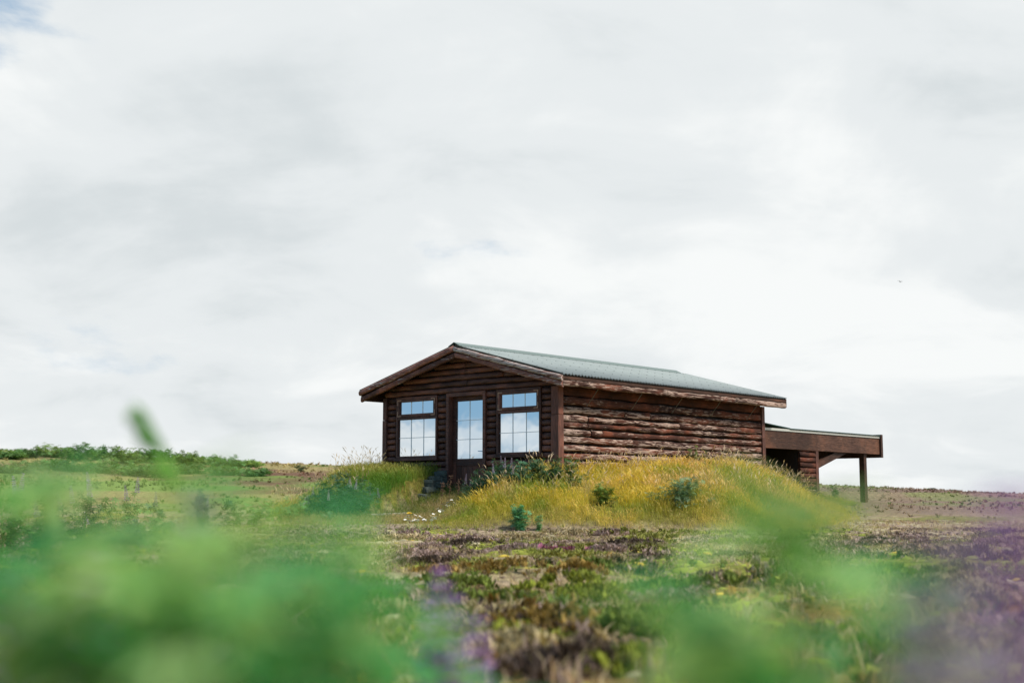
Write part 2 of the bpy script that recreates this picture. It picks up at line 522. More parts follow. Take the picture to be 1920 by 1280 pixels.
def log(axis_, c0, c1, off, z0, z1, depth, mat, seed, wav=0.012, slope=0.0, taper=0.0, peel=0.0, seg=0.13, outward=1, parent=cabin, name='log', n=7):
    """half-round slab log. axis 'a': runs along the side wall, bulging towards +b from b=off; axis 'b': along the front, bulging towards -a from a=off"""
    r = random.Random(seed)
    m = max(3, int(abs(c1 - c0) / seg) + 1)
    ph = [r.uniform(0, 6.28) for _ in range(8)]
    vs = []
    for i in range(m):
        t = i / (m - 1); c = c0 + (c1 - c0) * t
        zo = slope * (c - c0)
        lo = wav * (0.6 * math.sin(c * 3.1 + ph[0]) + 0.5 * math.sin(c * 9.3 + ph[1]) + r.uniform(-.45, .45))
        hi = wav * (0.6 * math.sin(c * 2.7 + ph[2]) + 0.5 * math.sin(c * 8.1 + ph[3]) + r.uniform(-.45, .45))
        dp = depth * (1 + 4 * wav * math.sin(c * 4.3 + ph[4]) + r.uniform(-2, 2) * wav)
        for k in range(n):
            th = math.pi * k / (n - 1)
            zz = (z0 + lo) + (z1 + hi - z0 - lo) * (0.5 - 0.5 * math.cos(th)) + zo
            o = dp * (math.sin(th) ** 0.5 if 0 < k < n - 1 else 0)
            o += wav * 0.5 * r.uniform(-1, 1) if 0 < k < n - 1 else 0
            vs.append(L(c, off + o, zz) if axis_ == 'a' else L(off - o, c, zz))
    fs = []
    for i in range(m - 1):
        for k in range(n - 1):
            q = (i * n + k, (i + 1) * n + k, (i + 1) * n + k + 1, i * n + k + 1)
            fs.append(q if axis_ == 'a' else q)
        fs.append((i * n, i * n + n - 1, (i + 1) * n + n - 1, (i + 1) * n))
    fs.append(tuple(range(n))); fs.append(tuple((m - 1) * n + k for k in range(n))[::-1])
    mb = MB().add(vs, fs)
    me = mb.mesh(name, mat)
    import bmesh
    bm = bmesh.new(); bm.from_mesh(me); bmesh.ops.recalc_face_normals(bm, faces=bm.faces); bm.to_mesh(me); bm.free()
    o = bpy.data.objects.new(name, me); link(o, parent)
    me.polygons.foreach_set('use_smooth', [len(p.vertices) == 4 for p in me.polygons])
    return col_peel(o, peel)

ZR, ZE, BE = 3.108, 2.351, 0.423            # ridge, eave, eave overhang
AF, AR = -0.381, CL + 0.433
SL = (ZR - ZE) / (CW / 2 + BE)
def zroof(b): return ZR - SL * abs(b + CW / 2)

# core wall behind the logs
mb = MB()
prof = [(-CW + .03, -0.9), (-.03, -0.9), (-.03, zroof(0) - .07), (-CW / 2, ZR - .075), (-CW + .03, zroof(0) - .07)]
vs = [L(0.16, b, z) for b, z in prof] + [L(CL - .03, b, z) for b, z in prof]
mb.add(vs, [(0, 1, 2, 3, 4), (9, 8, 7, 6, 5)] + [(i, i + 5, (i + 1) % 5 + 5, (i + 1) % 5) for i in range(5)])
mb.build('wall', M['core'], cabin)

# side wall logs: rows with the joints seen in the photograph
rows = [1.996, 1.802, 1.639, 1.506, 1.374, 1.231, 1.079, 0.917, 0.765, 0.62, 0.47]
joints = {0: [3.2], 1: [2.05, 2.9], 2: [0.85, 3.95], 3: [0.83], 4: [0.95, 1.3], 5: [2.3], 6: [0.9, 4.0], 7: [4.1], 8: [1.8, 5.3], 9: [3.0]}
log('a', 0.07, CL - .09, 0.0, 2.0, 2.2, 0.05, M['log_side'], 99, peel=0)
for i in range(len(rows) - 1):
    cuts = [0.075] + joints.get(i, []) + [CL - 0.085]
    for j in range(len(cuts) - 1):
        pl = {0: .25, 1: .5}.get(i, .5) + rng.uniform(-.2, .25)
        log('a', cuts[j] + .006, cuts[j + 1] - .006, 0.0, rows[i + 1] + 0.009 + rng.uniform(-.008, .01), rows[i] - 0.010 + rng.uniform(-.01, .008),
            0.062 + rng.uniform(-.012, .015), M['log_side'], 100 + i * 10 + j, wav=0.011, peel=pl)

# front wall logs
ROW = 0.124
def front(c0, c1, z0, seed, **k):
    return log('b', c0 + .004, c1 - .004, 0.15 - 0.15, z0 + .003, z0 + ROW - .003, 0.062 + rng.uniform(-.012, .012), M['log_front'], seed, wav=0.007, peel=rng.uniform(0, .35), n=6, **k)
zs = [0.80 + ROW * i for i in range(11)]
sd = 300
for z in zs:
    for c0, c1 in ((-4.715, -4.455), (-3.178, -2.93), (-1.815, -1.555), (-0.352, -0.105)):
        sd += 1; front(c0, c1, z, sd)
for z in (0.676, 0.552, 0.428, 0.304, 0.18):
    for c0, c1 in ((-4.715, -2.93), (-1.815, -0.105)):
        sd += 1; front(c0, c1, z, sd)
for z, cuts in ((2.182, [-4.80, -0.02]), (2.306, [-4.8, -2.35, -0.02]), (2.43, [-4.8, -1.35, -0.02]), (2.554, [-4.2, -2.42, -0.6]), (2.678, [-3.75, -2.42, -1.05]), (2.80, [-3.3, -1.5]), (2.92, [-2.85, -1.95])):
    half = min(CW / 2 - .02, (ZR - .085 - (z + ROW * .85)) / SL)          # the logs stop under the roof slope
    cuts = [-CW / 2 - half] + [c for c in cuts[1:-1] if abs(c + CW / 2) < half - .2] + [-CW / 2 + half]
    for j in range(len(cuts) - 1):
        sd += 1; front(cuts[j], cuts[j + 1], z, sd)
# wall panel closing the front behind the log pieces and round the openings
mb = MB()
mb.box(*[0.001, 0.159], 0.03, 0.10, -0.7, 2.30)
mb2 = [(-4.79, -4.43), (-3.2, -2.93), (-1.815, -1.53), (-0.37, -0.03)]
mbw = MB()
for b0, b1 in mb2: mbw.box(0.001, 0.159, -b1, -b0, -0.9 - ZB, 2.18 - ZB)
mbw.box(0.001, 0.159, 3.2, 4.43, -0.9 - ZB, 0.87 - ZB)
mbw.box(0.001, 0.159, 0.37, 1.53, -0.9 - ZB, 0.87 - ZB)
vs = [L(0.001, -4.79, 2.18), L(0.001, -0.03, 2.18), L(0.001, -0.03, zroof(0) - .08), L(0.001, -CW / 2, ZR - .085), L(0.001, -4.79, zroof(0) - .08)]
vs += [(0.159, p[1], p[2]) for p in vs]
mbw.add(vs, [(4, 3, 2, 1, 0), (5, 6, 7, 8, 9)] + [(i, (i + 1) % 5, (i + 1) % 5 + 5, i + 5) for i in range(5)])
mbw.build('gable_backing', M['core'], cabin)

# corner posts
def post(a0, a1, b0, b1, z0, z1, name='corner_post', mat='trim', parent=cabin, peel=0.1, bev=.006):
    lo = L(a0, b1, z0); hi = L(a1, b0, z1)
    o = MB().box(lo[0], hi[0], lo[1], hi[1], lo[2], hi[2]).build(name, M[mat], parent, bevel=bev)
    return col_peel(o, peel)
post(-.09, .07, -0.10, 0.09, -0.6, 1.62); post(-.086, .066, -0.096, 0.086, 1.626, 2.17)
post(-.09, .07, -4.84, -4.72, -0.6, 1.70); post(-.086, .066, -4.836, -4.724, 1.706, 2.17)
post(CL - .08, CL + .05, -.05, .085, -0.6, 1.42); post(CL - .076, CL + .046, -.05, .08, 1.426, 2.16)

# roof: corrugated sheets either side of the ridge
pitch = 0.098
nw = int((AR - AF) / pitch * 6)
for s in (1, -1):
    A = np.linspace(AF, AR, nw + 1)
    w = 0.015 * np.cos(A / pitch * 2 * math.pi)
    B = [(-CW / 2 + s * .02), -CW / 2 + s * (CW / 4), -CW / 2 + s * (CW / 2 + BE + .025)]
    vs = []
    for lift in (0, -0.004):
        for bb in B:
            for a_, w_ in zip(A, w): vs.append(L(a_, bb, zroof(bb) + w_ + .012 + lift))
    fs = []
    n1 = nw + 1
    for l in range(2):
        for k in range(2):
            for i in range(nw):
                q = (l * 3 * n1 + k * n1 + i, l * 3 * n1 + k * n1 + i + 1, l * 3 * n1 + (k + 1) * n1 + i + 1, l * 3 * n1 + (k + 1) * n1 + i)
                fs.append(q if (l == 0) == (s < 0) else q[::-1])
    for i in range(nw):
        fs.append((2 * n1 + i, 2 * n1 + i + 1, 5 * n1 + i + 1, 5 * n1 + i))
    ro = MB().add(vs, fs).build('roof', M['roof'], cabin, smooth=True)
    if s == 1: roof_near = ro
    # roof deck under the sheet and soffit
    b0, b1 = -CW / 2, -CW / 2 + s * (CW / 2 + BE - .02)
    dk = MB()
    p = []
    for dz in (-.06, -.018):
        for a_, bb in ((AF + .03, b0), (AR - .02, b0), (AR - .02, b1), (AF + .03, b1)):
            p.append(L(a_, bb, zroof(bb) + dz))
    dk.hexa(p).build('roof_deck', M['dark'], cabin)
    # screws in rows across the sheet
    sc = MB()
    for bb in np.linspace(-CW / 2 + s * .25, -CW / 2 + s * (CW / 2 + BE - .06), 5):
        for i in range(int((AR - AF) / (pitch * 3))):
            a_ = AF + pitch * 3 * i + pitch
            c = L(round(a_ / pitch) * pitch, bb, zroof(bb) + .024)
            sc.box(c[0] - .007, c[0] + .007, c[1] - .009, c[1] + .009, c[2] - .002, c[2] + .006)
    tag(sc.build('screws', M['screw'], ro), kind='stuff')
# ridge cap
mb = MB()
for s in (1, -1):
    p = []
    for dz in (0.030, 0.038):
        for a_, bb in ((AF - .01, -CW / 2), (CL + .08, -CW / 2), (CL + .08, -CW / 2 + s * .16), (AF - .01, -CW / 2 + s * .16)):
            p.append(L(a_, bb, zroof(bb) + dz + (0.03 if bb == -CW / 2 else -.004)))
    mb.hexa(p)
mb.build('ridge_cap', M['ridge'], roof_near)

# barge logs on the front gable, two stacked on each slope
def barge(s, off, drop, hgt, depth, seed, peel, ext=0.0):
    b0, b1 = -CW / 2 + s * .004, -CW / 2 + s * (CW / 2 + BE + .01 + ext)
    o = log('b', b0, b1, off, ZR - drop - hgt, ZR - drop, depth, M['barge'], seed, wav=0.010, slope=-SL * s, peel=peel, name='barge_log', n=7)
    return o
barge(1, AF + .02, .012, .115, .055, 401, 1.0); barge(-1, AF + .02, -.005, .125, .055, 402, .5)
barge(1, AF + .06, .125, .125, .055, 403, .4, -.02); barge(-1, AF + .06, .125, .125, .055, 404, .3, -.02)
# barge on the rear gable
for s in (1, -1):
    p = []
    b0, b1 = -CW / 2 + s * .003, -CW / 2 + s * (CW / 2 + BE)
    for dz in (-.2, -.006):
        for a_, bb in ((AR - .018, b0), (AR + .02, b0), (AR + .02, b1), (AR - .018, b1)): p.append(L(a_, bb, zroof(bb) + dz))
    MB().hexa(p).build('barge_board', M['trim'], cabin)
# eave fascia: dark batten over a peeling slab log
for s in (1, -1):
    bb = BE - .03 if s == 1 else -CW - BE + .03
    lo, hi = L(AF + .025, bb + .035, 2.262), L(AR + .01, bb - .02, 2.315)
    o = MB().box(lo[0], hi[0], lo[1], hi[1], lo[2], hi[2]).build('eave_batten', M['beam'], cabin)
    if s == 1:
        log('a', AF + .03, 5.6, bb - .015, 2.128, 2.259, .05, M['log_side'], 410, wav=.011, peel=.62, name='fascia_log')
        log('a', 5.605, AR + .005, bb - .015, 2.128, 2.259, .05, M['log_side'], 411, wav=.007, peel=.85, name='fascia_log')
    else:
        lo, hi = L(AF + .03, bb + .02, 2.128), L(AR + .005, bb - .03, 2.259)
        MB().box(lo[0], hi[0], lo[1], hi[1], lo[2], hi[2]).build('fascia_log', M['beam'], cabin)
# eave brackets
for a_ in (0.80, 2.23, 3.65, 5.10, 6.6):
    MB().tube([L(a_, .07, 1.83), L(a_, .09, 1.84), L(a_, BE - .06, 2.15)], [.009, .007, .007], 6).build('eave_rod', M['steel'], cabin)

# windows and door ------------------------------------------------------------
def fbox(mb, b0, b1, z0, z1, a0, a1):
    lo, hi = L(a0, b1, z0), L(a1, b0, z1)
    return mb.box(lo[0], hi[0], lo[1], hi[1], lo[2], hi[2])

def ring(name, b0, b1, z0, z1, w, a0, a1, mat, parent, bottom=None):
    mb = MB(); wb = w if bottom is None else bottom
    fbox(mb, b0, b0 + w, z0, z1, a0, a1); fbox(mb, b1 - w, b1, z0, z1, a0, a1)
    fbox(mb, b0 + w, b1 - w, z1 - w, z1, a0, a1); fbox(mb, b0 + w, b1 - w, z0, z0 + wb, a0, a1)
    return mb.build(name, M[mat], parent, bevel=.004)

def panes(parent, b0, b1, z0, z1, cols, rws, a, seed):
    r = random.Random(seed); g = .0055
    for i in range(cols):
        for j in range(rws):
            c0 = b0 + (b1 - b0) * i / cols; c1 = b0 + (b1 - b0) * (i + 1) / cols
            d0 = z0 + (z1 - z0) * j / rws; d1 = z0 + (z1 - z0) * (j + 1) / rws
            t1, t2 = r.uniform(-.0009, .0009), r.uniform(-.0012, .0012)
            p = []
            for da in (0, .006):
                for bb, zz in ((c0, d0), (c1, d0), (c1, d1), (c0, d1)):
                    p.append(L(a + da + t1 * (1 if bb == c1 else -1) * .4 + t2 * (1 if zz == d1 else -1) * .4, bb, zz))
            MB().hexa([p[k] for k in (0, 3, 2, 1, 4, 7, 6, 5)]).build('pane', M['glass'], parent)
    for i in range(1, cols):
        c = b0 + (b1 - b0) * i / cols
        fbox(MB(), c - g, c + g, z0, z1, a - .008, a + .004).build('glazing_bar', M['bar'], parent)
    for j in range(1, rws):
        d = z0 + (z1 - z0) * j / rws
        for i in range(cols):
            c0 = b0 + (b1 - b0) * i / cols + g; c1 = b0 + (b1 - b0) * (i + 1) / cols - g
            fbox(MB(), c0, c1, d - g, d + g, a - .0075, a + .004).build('glazing_bar', M['bar'], parent)

def window(b0, b1, z0, z1, zsplit, seed):
    root = ring('window', b0, b1, z0, z1, .045, -.075, .12, 'frame', cabin, bottom=.05)
    # rail between the opening top light and the fixed lower light
    fbox(MB(), b0 + .046, b1 - .046, zsplit - .055, zsplit + .005, -.07, .1).build('rail', M['frame'], root, bevel=.004)
    ring('sash_frame', b0 + .048, b1 - .048, zsplit + .008, z1 - .047, .055, -.085, .05, 'frame', root)
    fbox(MB(), b0 - .03, b1 + .03, z0 - .05, z0 - .002, -.11, .03).build('sill', M['frame'], root, bevel=.004)
    panes(root, b0 + .104, b1 - .104, zsplit + .064, z1 - .103, 3, 1, -.045, seed)
    panes(root, b0 + .10, b1 - .10, z0 + .06, zsplit - .056, 3, 2, -.03, seed + 7) if False else panes(root, b0 + .055, b1 - .05, z0 + .052, zsplit - .057, 3, 2, -.03, seed + 7)
    s0, s1, t0, t1 = b0 + .048, b1 - .048, zsplit + .008, z1 - .047
    for bb, sb in ((s0, 1), (s1, -1)):
        for zz, sz in ((t0, 1), (t1, -1)):
            mb = MB()
            x0, x1 = sorted((bb + sb * .004, bb + sb * .12)); y0, y1 = sorted((zz + sz * .004, zz + sz * .022))
            fbox(mb, x0, x1, y0, y1, -.089, -.0855)
            x0, x1 = sorted((bb + sb * .004, bb + sb * .022)); y0, y1 = sorted((zz + sz * .0225, zz + sz * .12))
            fbox(mb, x0, x1, y0, y1, -.089, -.0855)
            mb.build('corner_bracket', M['copper'], root)
window(-4.43, -3.20, 0.875, 2.165, 1.745, 20)
window(-1.53, -0.37, 0.885, 2.175, 1.755, 40)

ring('door_frame', -2.925, -1.82, 0.12, 2.18, .075, -.085, .15, 'frame', cabin, bottom=.05)
door = ring('door', -2.849, -1.896, 0.172, 2.104, .095, .035, .085, 'frame', cabin, bottom=.12)
fbox(MB(), -2.753, -1.992, 0.70, 0.84, .036, .084).build('rail', M['frame'], door, bevel=.004)
for k in range(5):
    w = (2.753 - 1.992) / 5
    fbox(MB(), -2.753 + w * k + .002, -2.753 + w * (k + 1) - .002, 0.293, 0.699, .05 + .002 * (k % 2), .075).build('door_plank', M['trim'], door, bevel=.004)
panes(door, -2.752, -1.993, 0.842, 2.008, 2, 3, .055, 77)
hb = MB()
hb.tube([L(.034, -1.945, .98), L(-.02, -1.945, .98), L(-.025, -1.96, .98), L(-.025, -2.07, .985)], [.010, .010, .010, .008], 6)
fbox(hb, -1.963, -1.927, .93, 1.13, .028, .0345)
hb.build('handle', M['handle'], door, smooth=False)
fbox(MB(), -2.98, -1.78, 0.06, 0.118, -.16, .16).build('threshold', M['plank'], cabin, bevel=.006)

# rear lean-to with open porch -----------------------------------------------
E1 = 13.25
def abox(mb, a0, a1, b0, b1, z0, z1):
    lo, hi = L(a0, b1, z0), L(a1, b0, z1)
    return mb.box(lo[0], hi[0], lo[1], hi[1], lo[2], hi[2])
col_peel(abox(MB(), CL + .055, 9.94, -.06, 0.0, 1.216, 1.630).build('fascia_plank', M['beam'], cabin, bevel=.004), .1)
col_peel(abox(MB(), 9.944, E1, -.062, -.002, 1.212, 1.626).build('fascia_plank', M['beam'], cabin, bevel=.004), .25)
abox(MB(), CL + .055, E1 - .02, -.05, .02, 1.634, 1.690).build('flashing', M['flash'], cabin)
col_peel(abox(MB(), E1 + .002, E1 + .11, -4.7, .05, 1.127, 1.735).build('end_board', M['beam'], cabin, bevel=.004), .2)
p = []
for dz in (0, .018):
    for a_, bb, z in ((CL + .05, -4.75, 1.80), (8.6, -4.75, 1.70), (8.6, .035, 1.70), (CL + .05, .035, 1.70 if False else 1.785)):
        p.append(L(a_, bb, z + dz))
mb = MB().hexa(p)
p = [L(a_, bb, 1.694 + dz) for dz in (0, .016) for a_, bb in ((8.6, -4.75), (E1 - .01, -4.75), (E1 - .01, .045), (8.6, .045))]
mb.hexa(p).build('porch_roof', M['lean_roof'], cabin)
for k, z in enumerate(np.arange(0.02, 1.20, .128)):
    log('a', 9.10, 9.855, -0.07, z + .003, z + .125, .065, M['log_side'], 500 + k, wav=.008, peel=rng.uniform(.0, .3))
post(9.86, 9.99, -.09, .0, -0.3, 1.21, 'wall_post')
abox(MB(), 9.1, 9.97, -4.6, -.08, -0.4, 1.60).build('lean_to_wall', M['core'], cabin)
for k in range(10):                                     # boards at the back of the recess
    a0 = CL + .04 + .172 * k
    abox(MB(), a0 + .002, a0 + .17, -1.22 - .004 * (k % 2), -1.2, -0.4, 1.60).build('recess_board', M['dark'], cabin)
post(12.49, 12.635, -.21, -.065, -0.75, 1.208, 'porch_post', 'beam')
post(12.49, 12.635, -4.6, -4.46, -0.75, 1.60, 'porch_post', 'beam')
p = []
for bb in (-.19, -.075):
    for a_, z in ((9.993, .77), (11.62, 1.55), (11.40, 1.62), (9.993, .93)): p.append(L(a_, bb, z))
p = []
for bb in (-.055 - .13, -.067):
    for a_, z in ((9.993, .765), (11.60, 1.210), (10.98, 1.210), (9.993, .925)): p.append(L(a_, bb, z))
MB().hexa(p).build('brace', M['beam'], cabin)

# ------------------------------------------------------------------ retaining wall by the door
sw = None
def stone_mesh(r, sx, sy, sz):
    import bmesh
    bm = bmesh.new(); bmesh.ops.create_cube(bm, size=1)
    bmesh.ops.subdivide_edges(bm, edges=bm.edges[:], cuts=2, use_grid_fill=True)
    for v in bm.verts:
        n = v.co.normalized() * 0.62
        v.co = v.co.lerp(n, .35)
        v.co += Vector((r.uniform(-1, 1), r.uniform(-1, 1), r.uniform(-1, 1))) * .045
        v.co.x *= sx; v.co.y *= sy; v.co.z *= sz
    me = bpy.data.meshes.new('stone'); bm.to_mesh(me); bm.free(); me.materials.append(M['stone'])
    return me
wx, wy = xy(-.5, -2.95)
wallr = empty('stone_wall', (wx, wy, 0.5), math.pi / 2 - YAW, 'short dry-stone retaining wall of dark mossy stones left of the cabin door', 'stone wall')
rs = random.Random(9)
for a0, zt in ((-.02, 1.12), (-.2, 1.06), (-.37, .92), (-.54, .68)):
    z = .2
    k = 0
    while z < zt - .03:
        hgt = rs.uniform(.10, .15)
        o = bpy.data.objects.new('stone', stone_mesh(rs, rs.uniform(.20, .25), rs.uniform(.26, .34), hgt * 1.06))
        link(o, wallr)
        o.location = (a0 + .5 - .12 + rs.uniform(-.03, .03) + .05 * (k % 2), rs.uniform(-.03, .05) + .12 * (z - .2), z + hgt / 2 - .5)
        o.rotation_euler = (rs.uniform(-.08, .08), rs.uniform(-.08, .08), rs.uniform(-.3, .3))
        z += hgt; k += 1

# plank lying at the foot of the path
px_, py_ = (735 - 960) / F * 25.3, 25.3
o = MB().box(-.38, .38, -.11, .11, 0, .035).build('board', M['plank'], bevel=.005)
o.location = (px_, py_, H1(px_, py_) + .045); o.rotation_euler = (0.02, -.04, .12)
tag(o, 'silvered wooden board lying on the ground at the foot of the door path', 'board')

# ------------------------------------------------------------------ scattering (merged, real geometry)
def rotm(rz, tilt, ta):
    """batch rotation matrices: tilt about a horizontal axis at angle ta after spin rz"""
    c, s = np.cos(rz), np.sin(rz); n = len(rz)
    Rz = np.zeros((n, 3, 3)); Rz[:, 0, 0] = c; Rz[:, 0, 1] = -s; Rz[:, 1, 0] = s; Rz[:, 1, 1] = c; Rz[:, 2, 2] = 1
    k = np.stack([np.cos(ta), np.sin(ta), np.zeros(n)], 1)
    K = np.zeros((n, 3, 3)); K[:, 0, 2] = k[:, 1]; K[:, 1, 2] = -k[:, 0]; K[:, 2, 0] = -k[:, 1]; K[:, 2, 1] = k[:, 0]
    st, ct = np.sin(tilt)[:, None, None], np.cos(tilt)[:, None, None]
    R = np.eye(3)[None] + st * K + (1 - ct) * (K @ K)
    return R @ Rz

def scatter(name, bases, pos, rng_, scale, colors, mat, tilt=0.25, label=None, cat=None, smooth=False, vcol=None):
    """bases: list of (verts, tri faces, per-vertex colour multipliers)"""
    n = len(pos)
    which = rng_.integers(0, len(bases), n)
    VS, FS, CS = [], [], []
    off = 0
    for bi, (bv, bf, bc) in enumerate(bases):
        m = which == bi; k = m.sum()
        if k == 0: continue
        R = rotm(rng_.uniform(0, 6.283, k), rng_.uniform(0, tilt, k), rng_.uniform(0, 6.283, k))
        sc = scale[m]
        if sc.ndim == 1: sc = np.repeat(sc[:, None], 3, 1)
        v = np.einsum('nij,nvj->nvi', R, bv[None] * sc[:, None, :]) + pos[m][:, None, :]
        VS.append(v.reshape(-1, 3))
        FS.append((bf[None] + (np.arange(k) * len(bv))[:, None, None] + off).reshape(-1, 3))
        CS.append((colors[m][:, None, :] * bc[None]).reshape(-1, 3))
        off += k * len(bv)
    o = mesh_np(name, np.concatenate(VS), np.concatenate(FS), mat, np.clip(np.concatenate(CS), 0, 1), smooth=smooth)
    return tag(o, label, cat, kind='stuff')

def blade_base(r, n, hgt, width, spread, lean, head=0.0, hcol=(1, 1, 1)):
    V_, F_, C_ = [], [], []
    for i in range(n):
        h = hgt * r.uniform(.6, 1.1); w = width * r.uniform(.7, 1.3)
        an = r.uniform(0, 6.283); ld = r.uniform(0, 6.283); le = lean * r.uniform(.2, 1.2)
        bx, by = spread * r.uniform(-1, 1), spread * r.uniform(-1, 1)
        ca, sa = math.cos(an), math.sin(an)
        i0 = len(V_)
        tone = r.uniform(.72, 1.28)
        for t, ww in ((0, 1), (.6, .75), (1, 0)):
            cx = bx + math.cos(ld) * le * h * t * t; cy = by + math.sin(ld) * le * h * t * t; cz = h * t * (1 - .22 * le * t)
            if ww: V_ += [(cx - ca * w * ww / 2, cy - sa * w * ww / 2, cz), (cx + ca * w * ww / 2, cy + sa * w * ww / 2, cz)]; C_ += [(tone,) * 3] * 2
            else: V_.append((cx, cy, cz)); C_.append((tone,) * 3)
        F_ += [(i0, i0 + 1, i0 + 3), (i0, i0 + 3, i0 + 2), (i0 + 2, i0 + 3, i0 + 4)]
        if r.uniform(0, 1) < head:
            j = len(V_); t = Vector((cx, cy, cz)); dx = math.cos(ld); dy = math.sin(ld); hl = .085 * r.uniform(.7, 1.4); hw = .008
            V_ += [tuple(t - Vector((0, 0, .02))), (t.x + ca * hw + dx * hl * .25, t.y + sa * hw + dy * hl * .25, t.z + hl * .3), (t.x - ca * hw + dx * hl * .25, t.y - sa * hw + dy * hl * .25, t.z + hl * .3), (t.x + dx * hl * .8, t.y + dy * hl * .8, t.z + hl * .7)]
            F_ += [(j, j + 1, j + 2), (j + 1, j + 3, j + 2)]
            C_ += [hcol] * 4
    return np.array(V_), np.array(F_), np.array(C_)

R_ = np.random.default_rng(3)
# -- tall grass on the two banks
rb = random.Random(1)
gb = [blade_base(rb, 7, .34, .008, .09, .36, .45, (1.25, 1.05, 1.5)) for _ in range(10)]
def sample(n, x0, x1, y0, y1, fn):
    x = R_.uniform(x0, x1, n); y = R_.uniform(y0, y1, n); w = fn(x, y)
    k = R_.uniform(0, 1, n) < w
    return x[k], y[k]
CLEAR = [((px - 960) / F * d, d, r) for px, d, r in ((900, 24.6, .35), (940, 24.4, .45), (985, 24.2, .45), (1030, 24.1, .38), (1072, 24.0, .35), (973, 22.0, .30), (1277, 22.7, .30), (1130, 22.9, .3))]
def bank_w(x, y):
    a, b = ab(x, y)
    inside = (a > -.02) & (b < .06) & (a < 7.4)
    inside |= (a > 7.3) & (a < 9.2) & (b < -.3) | (a > 9) & (a < 10) & (b < .02)
    w = np.clip(right_berm(x, y)[1] * 7, 0, 1) * (y < 33.5)
    for cx, cy, cr in CLEAR: w = w * (1 - .9 * np.exp(-((x - cx) ** 2 + (y - cy) ** 2 * .5) / cr ** 2))
    return np.where(inside, 0, w * np.where(y > 30, .6, 1))
x, y = sample(52000, -2.2, 9.0, 21.6, 34, bank_w)
n = len(x)
g = fbm(x, y, 1.5, 201); g2 = fbm(x, y, .7, 207)
a_, b_ = ab(x, y)
gold = np.array((0.50, 0.44, 0.055)); green = np.array((0.20, 0.26, 0.028)); straw = np.array((0.56, 0.44, 0.16))
c = np.empty((n, 3)); c[:] = gold
def mixn(w, col):
    global c
    c = c * (1 - w[:, None]) + np.array(col) * w[:, None]
mixn(sst(.42, .60, g), (0.36, 0.34, 0.035))
mixn(sst(.56, .68, g) * .8, green)
mixn(sst(.57, .64, fbm(x, y, .45, 203)) * .85, (0.17, 0.26, 0.03))
mixn(sst(.55, .66, g2) * .6, straw)
mixn(sst(-.4, -1.5, b_) if False else (1 - sst(-1.5, -.2, b_)) * .8, (0.17, 0.24, 0.045))
mixn((1 - sst(21.9, 22.8, y)) * .4, straw)
c *= R_.uniform(.8, 1.2, (n, 1))
sc = R_.uniform(.7, 1.25, n) * (0.35 + 1.25 * fbm(x, y, .8, 215))
sc *= np.clip(.35 + right_berm(x, y)[1] * 1.3, .4, 1) * .74
scatter('tall_grass', gb, np.stack([x, y, height(x, y) - .02], 1), R_, sc, c, M['grass'], .3,
        'tall golden seeding grass covering the bank along the log side wall', 'grass')
print('right grass', n)
# scattered tall flowering stalks standing above the rest
tall = [blade_base(rb, 3, .5, .006, .05, .45, 1.0, (1.1, 1.05, 1.5)) for _ in range(6)]
k = (R_.uniform(0, 1, n) < .045) & (right_berm(x, y)[1] > .45)
xt, yt = x[k], y[k]
xe, ye = R_.uniform(-4.6, -2.7, 140), R_.uniform(25.6, 28.6, 140); ke = ab(xe, ye)[1] < -4.9
ke |= ab(xe, ye)[0] < -.1; xt = np.concatenate([xt, xe[ke]]); yt = np.concatenate([yt, ye[ke]])
scatter('seed_stalks', tall, np.stack([xt, yt, height(xt, yt)], 1), R_, R_.uniform(.7, 1.15, len(xt)), np.array((0.45, 0.36, 0.17)) * R_.uniform(.7, 1.2, (len(xt), 1)), M['grass'], .3,
        'tall pale seed stalks standing out of the golden bank grass', 'grass')
# short green grass on the path and between the banks
x, y = sample(10000, -4.2, 0.2, 23.4, 27.2, lambda x, y: np.where((right_berm(x, y)[1] < .35) & (left_berm(x, y)[1] < .2) & (ab(x, y)[0] < -.1), .35 + .65 * sst(-2.6, -1.6, x), 0))
n = len(x); g = fbm(x, y, .7, 291)
c = np.empty((n, 3)); c[:] = (0.15, 0.20, 0.035)
mixn(sst(.5, .62, g), (0.34, 0.29, 0.10)); mixn((1 - sst(24.0, 24.9, y)) * .6, (0.40, 0.34, 0.13))
scatter('path_grass', gb, np.stack([x, y, height(x, y) - .02], 1), R_, R_.uniform(.22, .5, n), c * R_.uniform(.75, 1.25, (n, 1)), M['grass'], .4,
        'short green grass growing on the path between the two banks', 'grass')

def lbank_w(x, y):
    a, b = ab(x, y)
    w = np.clip(left_berm(x, y)[1] * 7, 0, 1) * (y < 31) + 0.0
    return np.where((a > -.02) & (b > -4.9), 0, w)
x, y = sample(15500, -5.2, -1.2, 25.0, 31.5, lbank_w)
n = len(x); g = fbm(x, y, 1.0, 231); a_, b_ = ab(x, y)
c = np.empty((n, 3)); c[:] = (0.26, 0.29, 0.05)
mixn(sst(.45, .62, g), (0.42, 0.34, 0.09))
lowr = (1 - sst(26.0, 26.8, y)) * sst(-3.6, -2.9, x)
mixn(np.clip(lowr * 1.3 + sst(.55, .65, fbm(x, y, .8, 237)) * .6, 0, .95), (0.10, 0.23, 0.022))
mixn(sst(-.55, -.1, a_) * sst(-4.0, -3.3, b_) * .9, (0.12, 0.19, 0.02))
c *= R_.uniform(.8, 1.2, (n, 1))
sc = R_.uniform(.6, 1.1, n) * .75
scatter('bank_grass', gb, np.stack([x, y, height(x, y) - .02], 1), R_, sc, c, M['grass'], .3,
        'green and olive grass covering the bank under the left window', 'grass')
print('left grass', n)

